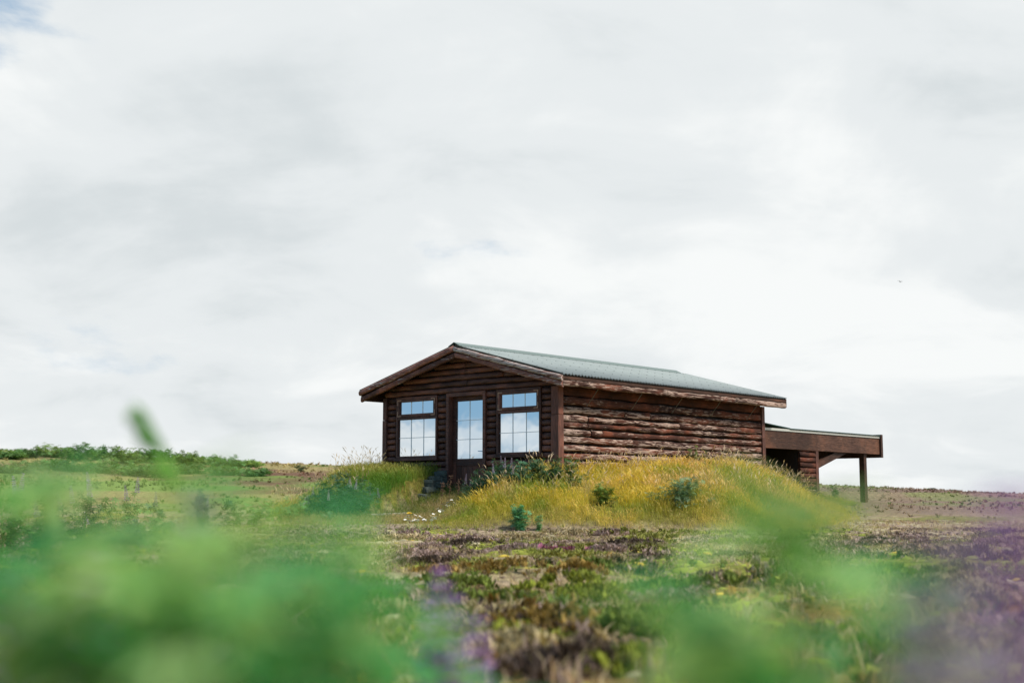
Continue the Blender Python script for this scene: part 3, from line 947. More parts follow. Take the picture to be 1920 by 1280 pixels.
# -- heath floor: twiggy heather, moss cushions, tufts of dry grass
def heather_base(r):
    V_, F_, C_ = [], [], []
    for i in range(12):
        an = r.uniform(0, 6.283); le = r.uniform(.1, 1.0); h = r.uniform(.5, 1.0)
        top = Vector((math.cos(an) * le * .8, math.sin(an) * le * .8, h)); base = Vector((r.uniform(-.45, .45), r.uniform(-.45, .45), 0))
        sd = Vector((-math.sin(an + r.uniform(-1, 1)), math.cos(an), r.uniform(-.3, .3))) * .15
        j = len(V_); mid = base.lerp(top, .6)
        V_ += [tuple(base), tuple(mid + sd), tuple(mid - sd), tuple(top)]
        F_ += [(j, j + 1, j + 2), (j + 1, j + 3, j + 2)]
        t = r.uniform(.6, 1.35); C_ += [(t, t, t)] * 4
    return np.array(V_), np.array(F_), np.array(C_)
def moss_base(r):
    V_, F_ = [], []; rings, seg = 3, 7
    ph = [r.uniform(0, 6.28) for _ in range(4)]
    for i in range(rings):
        t = i / rings * math.pi / 2
        for k in range(seg):
            an = 6.283 * k / seg
            rr = math.cos(t) * (1 + .22 * math.sin(2 * an + ph[0]) + .15 * math.sin(3 * an + ph[1])) * r.uniform(.9, 1.1)
            V_.append((rr * math.cos(an), rr * math.sin(an), .5 * math.sin(t) * r.uniform(.85, 1.15)))
    V_.append((0, 0, .5))
    for i in range(rings - 1):
        for k in range(seg):
            q = (i * seg + k, i * seg + (k + 1) % seg, (i + 1) * seg + (k + 1) % seg, (i + 1) * seg + k)
            F_ += [(q[0], q[1], q[2]), (q[0], q[2], q[3])]
    for k in range(seg): F_.append(((rings - 1) * seg + k, (rings - 1) * seg + (k + 1) % seg, rings * seg))
    return np.array(V_), np.array(F_), np.ones((len(V_), 3))
hb_ = [heather_base(rb) for _ in range(8)]
mb_ = [moss_base(rb) for _ in range(6)]
def tuft_base(r, n):
    V_, F_, C_ = [], [], []
    for i in range(n):
        an = r.uniform(0, 6.283); ld = r.uniform(0, 6.283); le = r.uniform(.2, 1.1); w = .05; h = r.uniform(.5, 1.1); ca, sa = math.cos(an) * w, math.sin(an) * w
        bx, by = r.uniform(-.3, .3), r.uniform(-.3, .3); j = len(V_); m = Vector((bx + math.cos(ld) * le * .3, by + math.sin(ld) * le * .3, h * .6)); t = (bx + math.cos(ld) * le, by + math.sin(ld) * le, h * .9)
        V_ += [(bx - ca, by - sa, 0), (bx + ca, by + sa, 0), (m.x + ca * .8, m.y + sa * .8, m.z), (m.x - ca * .8, m.y - sa * .8, m.z), t]
        F_ += [(j, j + 1, j + 2), (j, j + 2, j + 3), (j + 3, j + 2, j + 4)]; k = r.uniform(.65, 1.35); C_ += [(k, k, k)] * 5
    return np.array(V_), np.array(F_), np.array(C_)
tb_ = [tuft_base(rb, 7) for _ in range(8)]

def wedge(n, y0, y1, half=0.46, extra=1.0):
    y = np.sqrt(R_.uniform(y0 ** 2, y1 ** 2, n)); x = R_.uniform(-1, 1, n) * (half * y + extra)
    return x, y
x, y = wedge(20000, 3.0, 22.6)
g, d, p = heath_fields(x, y)
keep = (d + .16 * R_.uniform(-1, 1, len(x)) > .50) & (right_berm(x, y)[1] < .08) & (left_berm(x, y)[1] < .05)
x, y, d = x[keep], y[keep], d[keep]
n = len(x)
c = heath_color(x, y)
dk = (sst(.58, .64, d + .05 * R_.uniform(-1, 1, n)) * (1 - .9 * sst(11, 16, y)))[:, None]
c = c * .95 * (1 - dk) + np.array((0.10, 0.068, 0.052)) * dk
pk = (R_.uniform(0, 1, n) < .22)[:, None]; c = np.where(pk, np.array((0.46, 0.335, 0.29)), c)
ok_ = (R_.uniform(0, 1, n) < .16 * (1 - sst(6, 11, y)))[:, None]; c = np.where(ok_, np.array((0.33, 0.19, 0.045)), c)
gk_ = (R_.uniform(0, 1, n) < .30 * (1 - sst(5, 14, y)))[:, None]; c = np.where(gk_, np.array((0.13, 0.20, 0.045)), c)
z = height(x, y) - .01; sz = R_.uniform(.03, .065, n) * (1 + .6 * dk[:, 0])
# low mounded mats of one plant each: crowberry, dead heather, flowering heather, moss
tints = [(0.25, 0.28, 0.035), (0.17, 0.22, 0.04), (0.10, 0.07, 0.05), (0.13, 0.09, 0.07), (0.40, 0.28, 0.25), (0.33, 0.22, 0.06), (0.46, 0.38, 0.21)]
for m_ in range(170):
    my = math.sqrt(R_.uniform(3.6 ** 2, 19.5 ** 2)) if m_ % 3 else R_.uniform(3.8, 10); mx = R_.uniform(-1, 1) * (.42 * my + .3)
    R0 = R_.uniform(.14, .36) * (.8 + .03 * my); q = 85
    rr_ = R0 * np.sqrt(R_.uniform(0, 1, q)); an = R_.uniform(0, 6.283, q); R2 = R0 * (1 + .25 * np.sin(2 * an + m_) + .15 * np.sin(3 * an + 2 * m_))
    px_ = mx + rr_ * np.cos(an) * 1.25 * R2 / R0; py_ = my + rr_ * np.sin(an) * R2 / R0
    hz = height(px_, py_) + R0 * .22 * (1 - (rr_ / R0) ** 2) - .015
    far_t = [(0.46, 0.335, 0.29), (0.52, 0.42, 0.25), (0.38, 0.27, 0.24), (0.30, 0.30, 0.07), (0.14, 0.10, 0.08)]
    tint = np.array(far_t[int(R_.integers(0, 5))]) if my > 10.5 else np.array(tints[int(R_.integers(0, 2)) if m_ % 7 < 2 else int(R_.integers(0, len(tints)))])
    x = np.concatenate([x, px_]); y = np.concatenate([y, py_]); z = np.concatenate([z, hz]); sz = np.concatenate([sz, R_.uniform(.04, .075, q)])
    c = np.concatenate([c, tint[None] * R_.uniform(.75, 1.3, (q, 1))])
# one patch of pink flowering heather
q = 26; mx, my = (1048 - 960) / F * 13.5, 13.5
px_ = mx + R_.normal(0, .09, q); py_ = my + R_.normal(0, .14, q)
x = np.concatenate([x, px_]); y = np.concatenate([y, py_]); z = np.concatenate([z, height(px_, py_) + .02]); sz = np.concatenate([sz, R_.uniform(.05, .08, q)]); c = np.concatenate([c, np.array((0.36, 0.12, 0.20))[None] * R_.uniform(.7, 1.2, (q, 1))])
n = len(x)
scatter('heather', hb_, np.stack([x, y, z], 1), R_, sz, c * R_.uniform(.8, 1.2, (n, 1)), M['heath'], .3,
        'low woody heather in dark and mauve patches across the heath', 'heather')
print('heather', n)

x, y = wedge(20000, 3.0, 22.0)
g, d, p = heath_fields(x, y)
sel = R_.uniform(-.08, .08, len(x))
isg = (g + sel > .54); isp = (p + sel > .60)
keep = (isg | isp) & (right_berm(x, y)[1] < .05)
x, y, isg = x[keep], y[keep], isg[keep]; n = len(x)
c = np.where(isg[:, None], np.array((0.25, 0.27, 0.04)), np.array((0.48, 0.42, 0.27)))
yl = (R_.uniform(0, 1, n) < .06)[:, None]; c = np.where(yl, np.array((0.45, 0.33, 0.05)), c)
s = R_.uniform(.02, .085, n) * R_.uniform(.6, 1.2, n)
scatter('moss', mb_, np.stack([x, y, height(x, y) - .015], 1), R_, np.stack([s, s, s * R_.uniform(.5, 1.1, n)], 1), c * R_.uniform(.7, 1.3, (n, 1)), M['heath'], .2,
        'yellow green moss and pale lichen cushions across the heath', 'moss', smooth=True)
print('moss', n)

x, y = wedge(38000, 3.0, 25)
keep = (R_.uniform(0, 1, len(x)) < .55 + .6 * sst(.5, .62, fbm(x, y, 1.5, 251))) & (right_berm(x, y)[1] < .12) & (left_berm(x, y)[1] < .1)
x, y = x[keep], y[keep]; n = len(x)
gr = fbm(x, y, 2.0, 257)
c = np.where((gr > .52)[:, None], np.array((0.24, 0.28, 0.06)), np.array((0.52, 0.42, 0.25)))
mv = (R_.uniform(0, 1, n) < .35)[:, None]; c = np.where(mv, np.array((0.40, 0.285, 0.25)), c)
scatter('dry_grass', tb_, np.stack([x, y, height(x, y) - .01], 1), R_, R_.uniform(.035, .085, n) * (1 + .5 * (1 - sst(5, 9, y))), c * R_.uniform(.7, 1.3, (n, 1)), M['grass'], .6,
        'short straw and green grass tufts on the open heath', 'grass')
print('dry', n)

# far slope: coarser tufts out to the ridge
x, y = wedge(13000, 26, 62, .46, 3)
a_, b_ = ab(x, y)
keep = ~((a_ > -1) & (a_ < 14) & (b_ > -6) & (b_ < .5)) & (R_.uniform(0, 1, len(x)) < .25 + .8 * sst(.45, .6, fbm(x, y, 4, 261)))
x, y = x[keep], y[keep]; n = len(x)
gr = fbm(x, y, 6, 119)
c = np.where((gr + R_.uniform(-.06, .06, n) > .57 + .06 * sst(-6, 4, x))[:, None], np.array((0.11, 0.15, 0.04)), ground_color(x, y) * 1.15)
scatter('ridge_grass', tb_[:3] + hb_[:4], np.stack([x, y, height(x, y) - .02], 1), R_, R_.uniform(.04, .12, n) * np.where(x < -8, 1.3, 1), c * R_.uniform(.7, 1.35, (n, 1)), M['heath'], .4,
        'rough brown and green growth on the slope up to the ridge', 'grass')
print('ridge', n)

# ------------------------------------------------------------------ bushes, lupin clumps, single plants
def pxyz(px, py, d):
    return (px - 960) / F * d, d, HC + (937.9 - py) / F * d

def leaf_star(r, n, l):
    """palmate leaf of n narrow leaflets, radius l: triangles"""
    V_, F_ = [], []
    for k in range(n):
        an = 6.283 * k / n + r.uniform(-.1, .1); ll = l * r.uniform(.8, 1.1); w = ll * .14; dr = r.uniform(-.25, .35)
        ca, sa = math.cos(an), math.sin(an); j = len(V_)
        V_ += [(0, 0, 0), (ca * ll * .55 - sa * w, sa * ll * .55 + ca * w, ll * (.12 - dr * .3)), (ca * ll * .55 + sa * w, sa * ll * .55 - ca * w, ll * (.12 - dr * .3)), (ca * ll, sa * ll, -dr * ll * .6)]
        F_ += [(j, j + 2, j + 1), (j + 1, j + 2, j + 3)]
    return np.array(V_), np.array(F_), np.ones((len(V_), 3))
stars = [leaf_star(random.Random(70 + k), 7, 1.0) for k in range(5)]

def spike_mesh(name, r, h, rad, mat, whorls=11):
    mb = MB()
    for i in range(whorls):
        t = i / (whorls - 1); rr = rad * (1 - .75 * t) * r.uniform(.85, 1.1)
        for k in range(7):
            an = 6.283 * (k + .5 * (i % 2)) / 7 + r.uniform(-.2, .2)
            c = Vector((math.cos(an) * rr, math.sin(an) * rr, h * t + r.uniform(-.1, .1) * h / whorls)); s = rad * (.72 - .3 * t)
            o = Vector((math.cos(an), math.sin(an), .35)) * s
            p = Vector((-math.sin(an), math.cos(an), 0)) * s * .5; u = Vector((0, 0, 1)) * s * .6
            mb.add([c - o * .5, c + p, c + u, c - p, c - u * .6, c + o], [(0, 2, 1), (0, 3, 2), (0, 4, 3), (0, 1, 4), (5, 1, 2), (5, 2, 3), (5, 3, 4), (5, 4, 1)])
    return mb.mesh(name, mat)
SPK = [spike_mesh('flower_spike', random.Random(30 + k), .16, .020, M['petal'], 9) for k in range(2)] + [spike_mesh('flower_spike', random.Random(36), .16, .018, M['petal_grey'], 9)]

def bush(name, px, py_top, d, w, hgt, nleaf, col, label, cat, leaf=.07, spikes=0, group=None, seed=0, spk=0, sink=.03, var=.35, depth=None):
    """leafy plant: stems fan out from one root, leaves fill an uneven crown"""
    rr = np.random.default_rng(1000 + seed); r = random.Random(seed)
    x0 = (px - 960) / F * d; zg = H1(x0, d, False) - sink
    root = empty(name, (x0, d, zg), 0, label, cat, group)
    if py_top is not None:
        hgt = max(.12, HC + (937.9 - py_top) / F * d - zg)
    dep = depth or w
    ns = max(5, int(nleaf / 22)); tips = []
    mb = MB()
    for i in range(ns):
        an = r.uniform(0, 6.283); q = math.sqrt(r.uniform(0, 1)); h = hgt * (1 - .55 * q * q) * r.uniform(.72, 1.06)
        tip = Vector((math.cos(an) * q * w / 2, math.sin(an) * q * dep / 2, h)); tips.append(tip)
        mid = Vector((tip.x * .45, tip.y * .45, h * .55)); b0 = Vector((tip.x * .12, tip.y * .12, 0))
        mb.tube([b0, mid, tip], [.007, .005, .002], 3)
    stem = mb.build('stems', M['lupin_stem'], root)
    T = np.array(tips)[rr.integers(0, ns, nleaf)]
    f = rr.uniform(.12, 1, nleaf) ** .75
    pos = T * f[:, None]; pos[:, :2] = T[:, :2] * (f[:, None] ** .8)
    pos += rr.normal(0, 1, (nleaf, 3)) * np.array([w * .055, dep * .055, hgt * .045])
    pos[:, 2] = np.maximum(pos[:, 2], .01)
    colr = np.array(col)[None] * rr.uniform(1 - var, 1 + var, (nleaf, 1)) * (1 + rr.uniform(-.1, .1, (nleaf, 3)))
    which = rr.integers(0, len(stars), nleaf); VS = []; FS = []; CS = []; off = 0
    R = rotm(rr.uniform(0, 6.28, nleaf), rr.uniform(0, .9, nleaf), rr.uniform(0, 6.28, nleaf)); sc = leaf * rr.uniform(.6, 1.25, nleaf)
    for i in range(nleaf):
        bv, bf, bc = stars[which[i]]
        VS.append((R[i] @ (bv * sc[i]).T).T + pos[i]); FS.append(bf + off); CS.append(np.repeat(colr[i][None], len(bv), 0)); off += len(bv)
    mesh_np('foliage', np.concatenate(VS), np.concatenate(FS), M['bush'], np.clip(np.concatenate(CS), 0, 1), parent=root)
    for i in range(spikes):
        o = bpy.data.objects.new('flower_spike', SPK[spk]); link(o, root)
        t = tips[(i * 3) % ns]
        o.location = t + Vector((0, 0, -.02)); o.rotation_euler = (r.uniform(-.2, .2), r.uniform(-.2, .2), r.uniform(0, 6))
        o.scale = (1.1,) * 3
    return root

DG = (0.06, 0.135, 0.07); MG = (0.13, 0.26, 0.075); LG = (0.13, 0.20, 0.06); BG = (0.05, 0.10, 0.06)
bush('lupin_bush', 645, 884, 25.2, 1.5, 0, 1400, DG, 'large dark green lupin bush with dull purple flowers at the left end of the bank', 'lupin bush', .07, 7, seed=1, spk=2)
bush('lupin_bush', 600, 925, 25.0, .8, 0, 420, BG, 'low blue green lupin bush hugging the left foot of the big purple-flowered one', 'lupin bush', .06, 4, seed=2, spk=2)
bush('seedling', 618, 952, 24.2, .22, 0, 60, (0.16, 0.24, 0.13), 'pale green feathery seedling in front of the big dark lupin bush', 'plant', .06, 0, seed=3)
DB = (0.055, 0.135, 0.075)
bush('lupin_bush', 900, 876, 24.6, .6, 0, 420, DB, 'lowest blue green lupin bush, in front of the bottom right of the door', 'lupin bush', .055, 2, seed=17, spk=2)
bush('lupin_bush', 940, 858, 24.4, .85, 0, 620, DB, 'blue green lupin bush with violet tips just right of the door', 'lupin bush', .055, 4, seed=4, spk=2)
bush('lupin_bush', 985, 852, 24.2, .85, 0, 560, DB, 'blue green lupin bush directly under the right window', 'lupin bush', .055, 2, seed=5, spk=2)
bush('lupin_bush', 1030, 850, 24.1, .7, 0, 460, (0.06, 0.13, 0.06), 'blue green lupin bush in front of the near corner post', 'lupin bush', .055, 0, seed=18)
bush('lupin_bush', 1072, 856, 24.0, .8, 0, 380, (0.075, 0.14, 0.05), 'small lupin bush at the near bottom corner of the log side wall', 'lupin bush', .05, 0, seed=6)
bush('leafy_plant', 973, 936, 21.7, .36, 0, 300, (0.09, 0.27, 0.13), 'single upright blue green plant at the front foot of the golden bank', 'plant', .055, 0, seed=7)
bush('leafy_plant', 1010, 958, 21.7, .2, 0, 70, (0.14, 0.30, 0.12), 'small low plant just right of the upright blue green one', 'plant', .05, 0, seed=8)
bush('lupin_bush', 1277, 888, 22.7, 1.15, 0, 640, (0.15, 0.24, 0.125), 'round blue green bush in the middle of the golden bank', 'bush', .055, 0, seed=9)
bush('lupin_bush', 1130, 902, 22.9, .6, 0, 320, (0.13, 0.20, 0.04), 'low olive bush on the left half of the golden bank', 'bush', .05, 0, seed=10)
bush('angelica_plant', 1302, 818, 27.0, .32, 0, 120, (0.12, 0.18, 0.03), 'tall thin plant leaning on the log side wall above the grass', 'plant', .05, 0, seed=11)
bush('angelica_plant', 1322, 826, 27.3, .16, 0, 50, (0.10, 0.18, 0.035), 'shorter thin plant just right of the tall one on the log wall', 'plant', .05, 0, seed=12)
bush('shrub', 1561, 903, 35, .35, 0, 60, MG, 'tiny green shrub between the porch wall post and porch post', 'shrub', .08, 0, seed=13)
bush('shrub', 1744, 916, 58, .36, 0, 160, (0.05, 0.065, 0.04), 'small round dark shrub alone on the right skyline', 'shrub', .09, 0, seed=14, depth=.5)
bush('shrub', 1864, 922, 57, .30, 0, 90, (0.06, 0.075, 0.045), 'faint low shrub on the skyline near the right edge', 'shrub', .08, 0, seed=15)
bush('shrub', 1790, 925, 57, .3, 0, 60, (0.08, 0.08, 0.05), 'low brownish shrub on the skyline between the two dark ones', 'shrub', .08, 0, seed=16)
# skyline clumps on the left ridge
ORD = ['first', 'second', 'third', 'fourth', 'fifth', 'sixth', 'seventh', 'eighth', 'ninth', 'tenth', 'eleventh', 'twelfth', 'thirteenth', 'fourteenth', 'fifteenth', 'sixteenth', 'seventeenth', 'eighteenth']
sk = [(8, 843, 2.0), (50, 842, 1.5), (98, 832, 1.9), (148, 829, 2.0), (190, 834, 1.7), (232, 838, 1.6), (272, 838, 1.5), (312, 842, 1.6), (352, 843, 1.4), (392, 851, 1.4), (432, 856, 1.5), (470, 862, 1.2)]
for i, (px, py, w) in enumerate(sk):
    bush('lupin_clump', px, py, 52 + (i * 37 % 5) * .8, w, 0, 520, [MG, (0.10, 0.21, 0.065), (0.17, 0.27, 0.07)][i % 3],
         ORD[i] + ' green lupin clump from the left edge along the ridge skyline', 'lupin clump', .12, 0, 'lupin clumps along the left skyline', 20 + i)
sk2 = [(30, 866, 1.8), (85, 858, 2.2), (140, 862, 2.0), (200, 858, 2.2), (255, 864, 1.9), (310, 862, 2.0), (365, 868, 1.8), (420, 872, 1.8), (480, 876, 1.5)]
for i, (px, py, w) in enumerate(sk2):
    bush('lupin_clump', px, py, 44 + (i * 29 % 5) * .7, w, 0, 420, [(0.13, 0.23, 0.065), MG, (0.09, 0.18, 0.055)][i % 3],
         ORD[i] + ' lupin clump from the left in the lower row just under the ridge', 'lupin clump', .11, 0, 'lupin clumps on the slope under the ridge', 120 + i)
bush('thistle', 632, 862, 33, .25, 0, 36, (0.12, 0.16, 0.06), 'thin leafy weed on the skyline left of the cabin corner', 'weed', .09, 0, seed=40)
bush('thistle', 567, 866, 50, .45, 0, 40, (0.10, 0.14, 0.06), 'low weed tuft on the bare brown skyline', 'weed', .10, 0, seed=41)
bush('lupin_clump', 700, 868, 27.6, .6, 0, 160, MG, 'low lupin clump against the left corner post of the cabin', 'lupin clump', .06, 2, seed=42, spk=2)
# lupins on the flat at the left
lf = [(18, 905, 13.5, .7, 'tall lupin with violet flowers at the left edge of the photo', 5), (95, 925, 14.5, .6, 'dark lupin second from the left edge on the flat', 3), (160, 905, 14.0, .7, 'open stemmed lupin with a violet flower, third from the left edge', 3),
      (232, 915, 16.0, .9, 'lupin clump fourth from the left edge on the flat', 3), (285, 930, 17, .6, 'low lupin fifth from the left edge on the flat', 1), (382, 905, 21, .25, 'pale flowered lonely lupin on the open grass left of the bank', 2), (520, 922, 24, 1.3, 'wide green lupin clump on the grass left of the dark bush', 0), (460, 935, 23, 1.0, 'wide low lupin clump farther left on the grass', 0)]
for i, (px, py, d, w, lab, ns) in enumerate(lf):
    bush('lupin', px, py, d, w, 0, 260, [MG, BG, (0.05, 0.11, 0.04)][i % 3], lab, 'lupin', .06, ns, 'lupins standing on the flat left of the cabin', 50 + i, spk=0 if i < 4 else 2)
# dock stalks by the doorway
for i, (px, py, d) in enumerate([(842, 893, 25.6), (858, 898, 25.4), (828, 905, 25.5), (905, 872, 25.5)]):
    rr = random.Random(80 + i); x0 = (px - 960) / F * d; zg = H1(x0, d)
    h = max(.2, HC + (937.9 - py) / F * d - zg)
    root = empty('dock_plant', (x0, d, zg), 0, ['brown seeding dock stalk in front of the door', 'shorter brown dock stalk right at the door foot', 'brown dock stalk beside the stone wall', 'reddish dock stalk at the lupin bush by the door'][i], 'weed', 'dock stalks by the door')
    mb = MB(); mb.tube([(0, 0, -.03), (.02, 0, h * .5), (.03, .01, h)], [.005, .004, .002], 4); mb.build('stalk', M['trim'], root)
    sd_ = MB()
    for k in range(46):
        t = rr.uniform(.45, 1); c0 = Vector((.03 * t + rr.gauss(0, .022), rr.gauss(0, .022), h * t)); q = .012
        sd_.add([c0 + Vector((q, 0, 0)), c0 + Vector((-q, q * .5, 0)), c0 + Vector((0, -q, q)), c0 + Vector((0, 0, 2 * q))], [(0, 1, 2), (0, 1, 3), (1, 2, 3), (0, 2, 3)])
    sd_.build('seed_head', simple('dock seed', (.15, .085, .05)) if i == 0 else bpy.data.materials['dock seed'], root)

# daisies on the near edge of the path
def daisy_meshes():
    mb = MB(); mb.tube([(0, 0, -.3), (.005, 0, 0)], [.003, .002], 3); n0 = len(mb.f)
    for k in range(9):
        an = 6.283 * k / 9; ca, sa = math.cos(an), math.sin(an)
        mb.add([(0, 0, 0), (ca * .022 - sa * .009, sa * .022 + ca * .009, .006), (ca * .034, sa * .034, .002), (ca * .022 + sa * .009, sa * .022 - ca * .009, .006)], [(0, 3, 2, 1)])
    n1 = len(mb.f)
    mb.add([(.009 * math.cos(k), .009 * math.sin(k), .004) for k in range(6)] + [(0, 0, .012)], [(k, (k + 1) % 6, 6) for k in range(6)])
    me = mb.mesh('daisy', M['daisy']); me.materials.append(M['lupin_stem']); me.materials.append(M['yellow'])
    for i, p in enumerate(me.polygons): p.material_index = 1 if i < n0 else (0 if i < n1 else 2)
    return me
dm = daisy_meshes()
dr = random.Random(12)
pts = [(770 + dr.gauss(0, 6), 972 + dr.gauss(0, 5)) for _ in range(10)] + [(790 + dr.gauss(0, 10), 969 + dr.gauss(0, 6)) for _ in range(12)] + [(806 + 22 * t + dr.gauss(0, 5), 972 - 22 * t + dr.gauss(0, 5)) for t in [dr.random() for _ in range(12)]] + [(822 + 26 * t + dr.gauss(0, 4), 952 - 12 * t + dr.gauss(0, 4)) for t in [dr.random() for _ in range(10)]]
for px, py in pts:
    lo, hi = 20.0, 27.0                     # walk out along the sight line until it meets the ground
    for _ in range(40):
        md = (lo + hi) / 2
        X, Y, Z = pxyz(px, py, md)
        if Z - .25 > H1(X, Y): lo = md
        else: hi = md
    X, Y, Z = pxyz(px, py, lo)
    o = bpy.data.objects.new('daisy', dm); link(o)
    o.location = (X, Y, H1(X, Y) + .25); o.rotation_euler = (dr.uniform(.1, .8), dr.uniform(-.4, .4), dr.uniform(0, 6)); o.scale = (dr.uniform(.75, 1.05),) * 3
    tag(o, 'white daisy blooming in the grass beside the door path', 'daisy', 'white daisies beside the door path')
o = bpy.data.objects.new('dandelion', spike_mesh('dandelion', random.Random(4), .02, .035, M['yellow'], 3)); link(o)
X, Y, Z = pxyz(769, 969, 23.8); o.location = (X, Y, H1(X, Y) + .16)
MBs = MB().tube([(0, 0, -.2), (0, 0, 0)], [.004, .003], 4).build('stalk', M['lupin_stem'], o)
tag(o, 'single yellow flower at the left end of the white daisies', 'flower')

# bird high on the right
X, Y, Z = pxyz(1697, 526, 60)
bm_ = MB()
body = [(-.16, 0, 0), (-.06, 0, .012), (.06, 0, .01), (.13, 0, 0)]
bm_.tube(body, [.008, .034, .03, .006], 7)
for s in (1, -1):
    bm_.add([(.05, s * .02, .015), (-.03, s * .02, .012), (.0, s * .14, .075), (.06, s * .13, .08), (-.06, s * .30, .03), (-.01, s * .3, .035),
             (.05, s * .02, .005), (-.03, s * .02, .004), (.0, s * .14, .067), (.06, s * .13, .072)],
            [(0, 1, 2, 3), (3, 2, 4, 5), (6, 9, 8, 7), (9, 5, 4, 8)])
o = bm_.build('bird', M['bird']); o.scale = (.55, .55, .55); o.location = (X, Y, Z); o.rotation_euler = (0.3, .1, .7)
tag(o, 'small dark bird flying high in the cloudy sky on the right', 'bird')

# ------------------------------------------------------------------ lupins right in front of the lens
def lupin_leaf_mesh(seed, n, l, mat):
    r = random.Random(seed); mb = MB()
    mb.tube([(0, 0, 0), (.35 * l, 0, .30 * l), (.8 * l, 0, .45 * l)], [.0016, .0014, .0012], 3)
    c = Vector((.8 * l, 0, .45 * l))
    for k in range(n):
        an = 6.283 * k / n + r.uniform(-.12, .12); ll = l * r.uniform(.75, 1.1); dr = r.uniform(-.15, .45)
        d = Vector((math.cos(an), math.sin(an), 0)); s = Vector((-d.y, d.x, 0)) * ll * .13
        up = Vector((0, 0, 1))
        m1 = c + d * ll * .4 + up * ll * .10; m2 = c + d * ll * .75 + up * ll * (.08 - dr * .35); tip = c + d * ll - up * dr * ll * .6
        keel = -up * ll * .03
        mb.add([c, m1 - s * .85, m1 + keel, m1 + s * .85, m2 - s, m2 + keel, m2 + s, tip],
               [(0, 2, 1), (0, 3, 2), (1, 2, 5, 4), (2, 3, 6, 5), (4, 5, 7), (5, 6, 7)])
    return mb.mesh('leaf', mat)
def closed_leaf_mesh(seed, l, mat):
    # young leaf still folded: the leaflets stand together in a narrow bundle
    r = random.Random(seed); mb = MB()
    for k in range(8):
        an = 6.283 * k / 8; ll = l * r.uniform(.8, 1.1); sp = r.uniform(.12, .34)
        d = Vector((math.cos(an) * sp, math.sin(an) * sp, 1)).normalized(); s = Vector((-math.sin(an), math.cos(an), 0)) * ll * .13
        mb.add([Vector((0, 0, 0)), d * ll * .45 - s, d * ll * .45 + s, d * ll * .8 - s * .8, d * ll * .8 + s * .8, d * ll], [(0, 1, 2), (1, 3, 4, 2), (3, 5, 4)])
    return mb.mesh('leaf', mat)
LEAF = {k: [lupin_leaf_mesh(600 + 10 * j + i, 8 + i % 3, .075, M[m]) for i in range(4)] for j, (k, m) in enumerate((('d', 'lupin_leaf'), ('l', 'lupin_leaf_light')))}
LEAF['c'] = [closed_leaf_mesh(660 + i, .075, M['lupin_leaf_young']) for i in range(2)]; LEAF['y'] = [lupin_leaf_mesh(690 + i, 8, .075, M['lupin_leaf_yellow']) for i in range(2)]; LEAF['m'] = LEAF['d'] + LEAF['l']
BIGSPK = {'v': [spike_mesh('flower_spike', random.Random(640 + i), .20, .027, M['petal'], 10) for i in range(2)],
          'g': [spike_mesh('flower_spike', random.Random(650 + i), .20, .023, M['petal_grey'], 13) for i in range(2)]}

def lupin_near(px, py, d, leaves, tone, label, seed, spike=None, spread=.35, size=1.0, slen=1.0, low=.45):
    """a whole plant: stem from the ground to (px,py) at distance d, leaves on its upper part, maybe a flower spike on top"""
    r = random.Random(seed)
    X, Y, Z = pxyz(px, py, d)
    Z -= .045 * size                # the top rosette reaches above the stem tip
    bx, by = X + (r.uniform(-.04, .04) if tone != 'c' else .42), Y + r.uniform(-.02, .06)
    zg = H1(bx, by, True) - .02
    h = Z - zg
    root = empty('lupin_plant', (bx, by, zg), 0, label, 'lupin', 'lupins close in front of the camera')
    top = Vector((X - bx, Y - by, h))
    sh = h - (0.2 * slen if spike else 0)
    pts = [Vector((0, 0, 0)), Vector((top.x * .3 + .006, top.y * .3, h * .4)), Vector((top.x * .75, top.y * .75, h * .75)), top]
    MB().tube(pts, [.0045, .004, .0032, .0018], 5).build('stem', M['lupin_stem'], root)
    if leaves > 4: leaves = int(leaves * .78)
    for i in range(leaves):
        t = low + (1 - low) * (i + r.random()) / leaves
        t = min(t, sh / h if spike else 1.0)
        k = 0 if t < .4 else (1 if t < .75 else 2)
        t0, t1 = ((0, .4), (.4, .75), (.75, 1))[k]
        p = pts[k].lerp(pts[k + 1], (t - t0) / (t1 - t0))
        o = bpy.data.objects.new('leaf', r.choice(LEAF[tone if tone == 'c' or r.random() < .7 else ('l' if tone == 'd' else 'd')])); link(o, root)
        o.location = p; o.rotation_euler = (r.uniform(-.3, .3), r.uniform(-.7, .3), i * 2.4 + r.uniform(-.5, .5)) if tone != 'c' else (.1, -.8, 0)
        o.scale = (size * r.uniform(.75, 1.2),) * 3
    if spike:
        o = bpy.data.objects.new('flower_spike', r.choice(BIGSPK[spike])); link(o, root)
        o.location = (top.x, top.y, h - .2 * slen); o.scale = (slen,) * 3
    return root

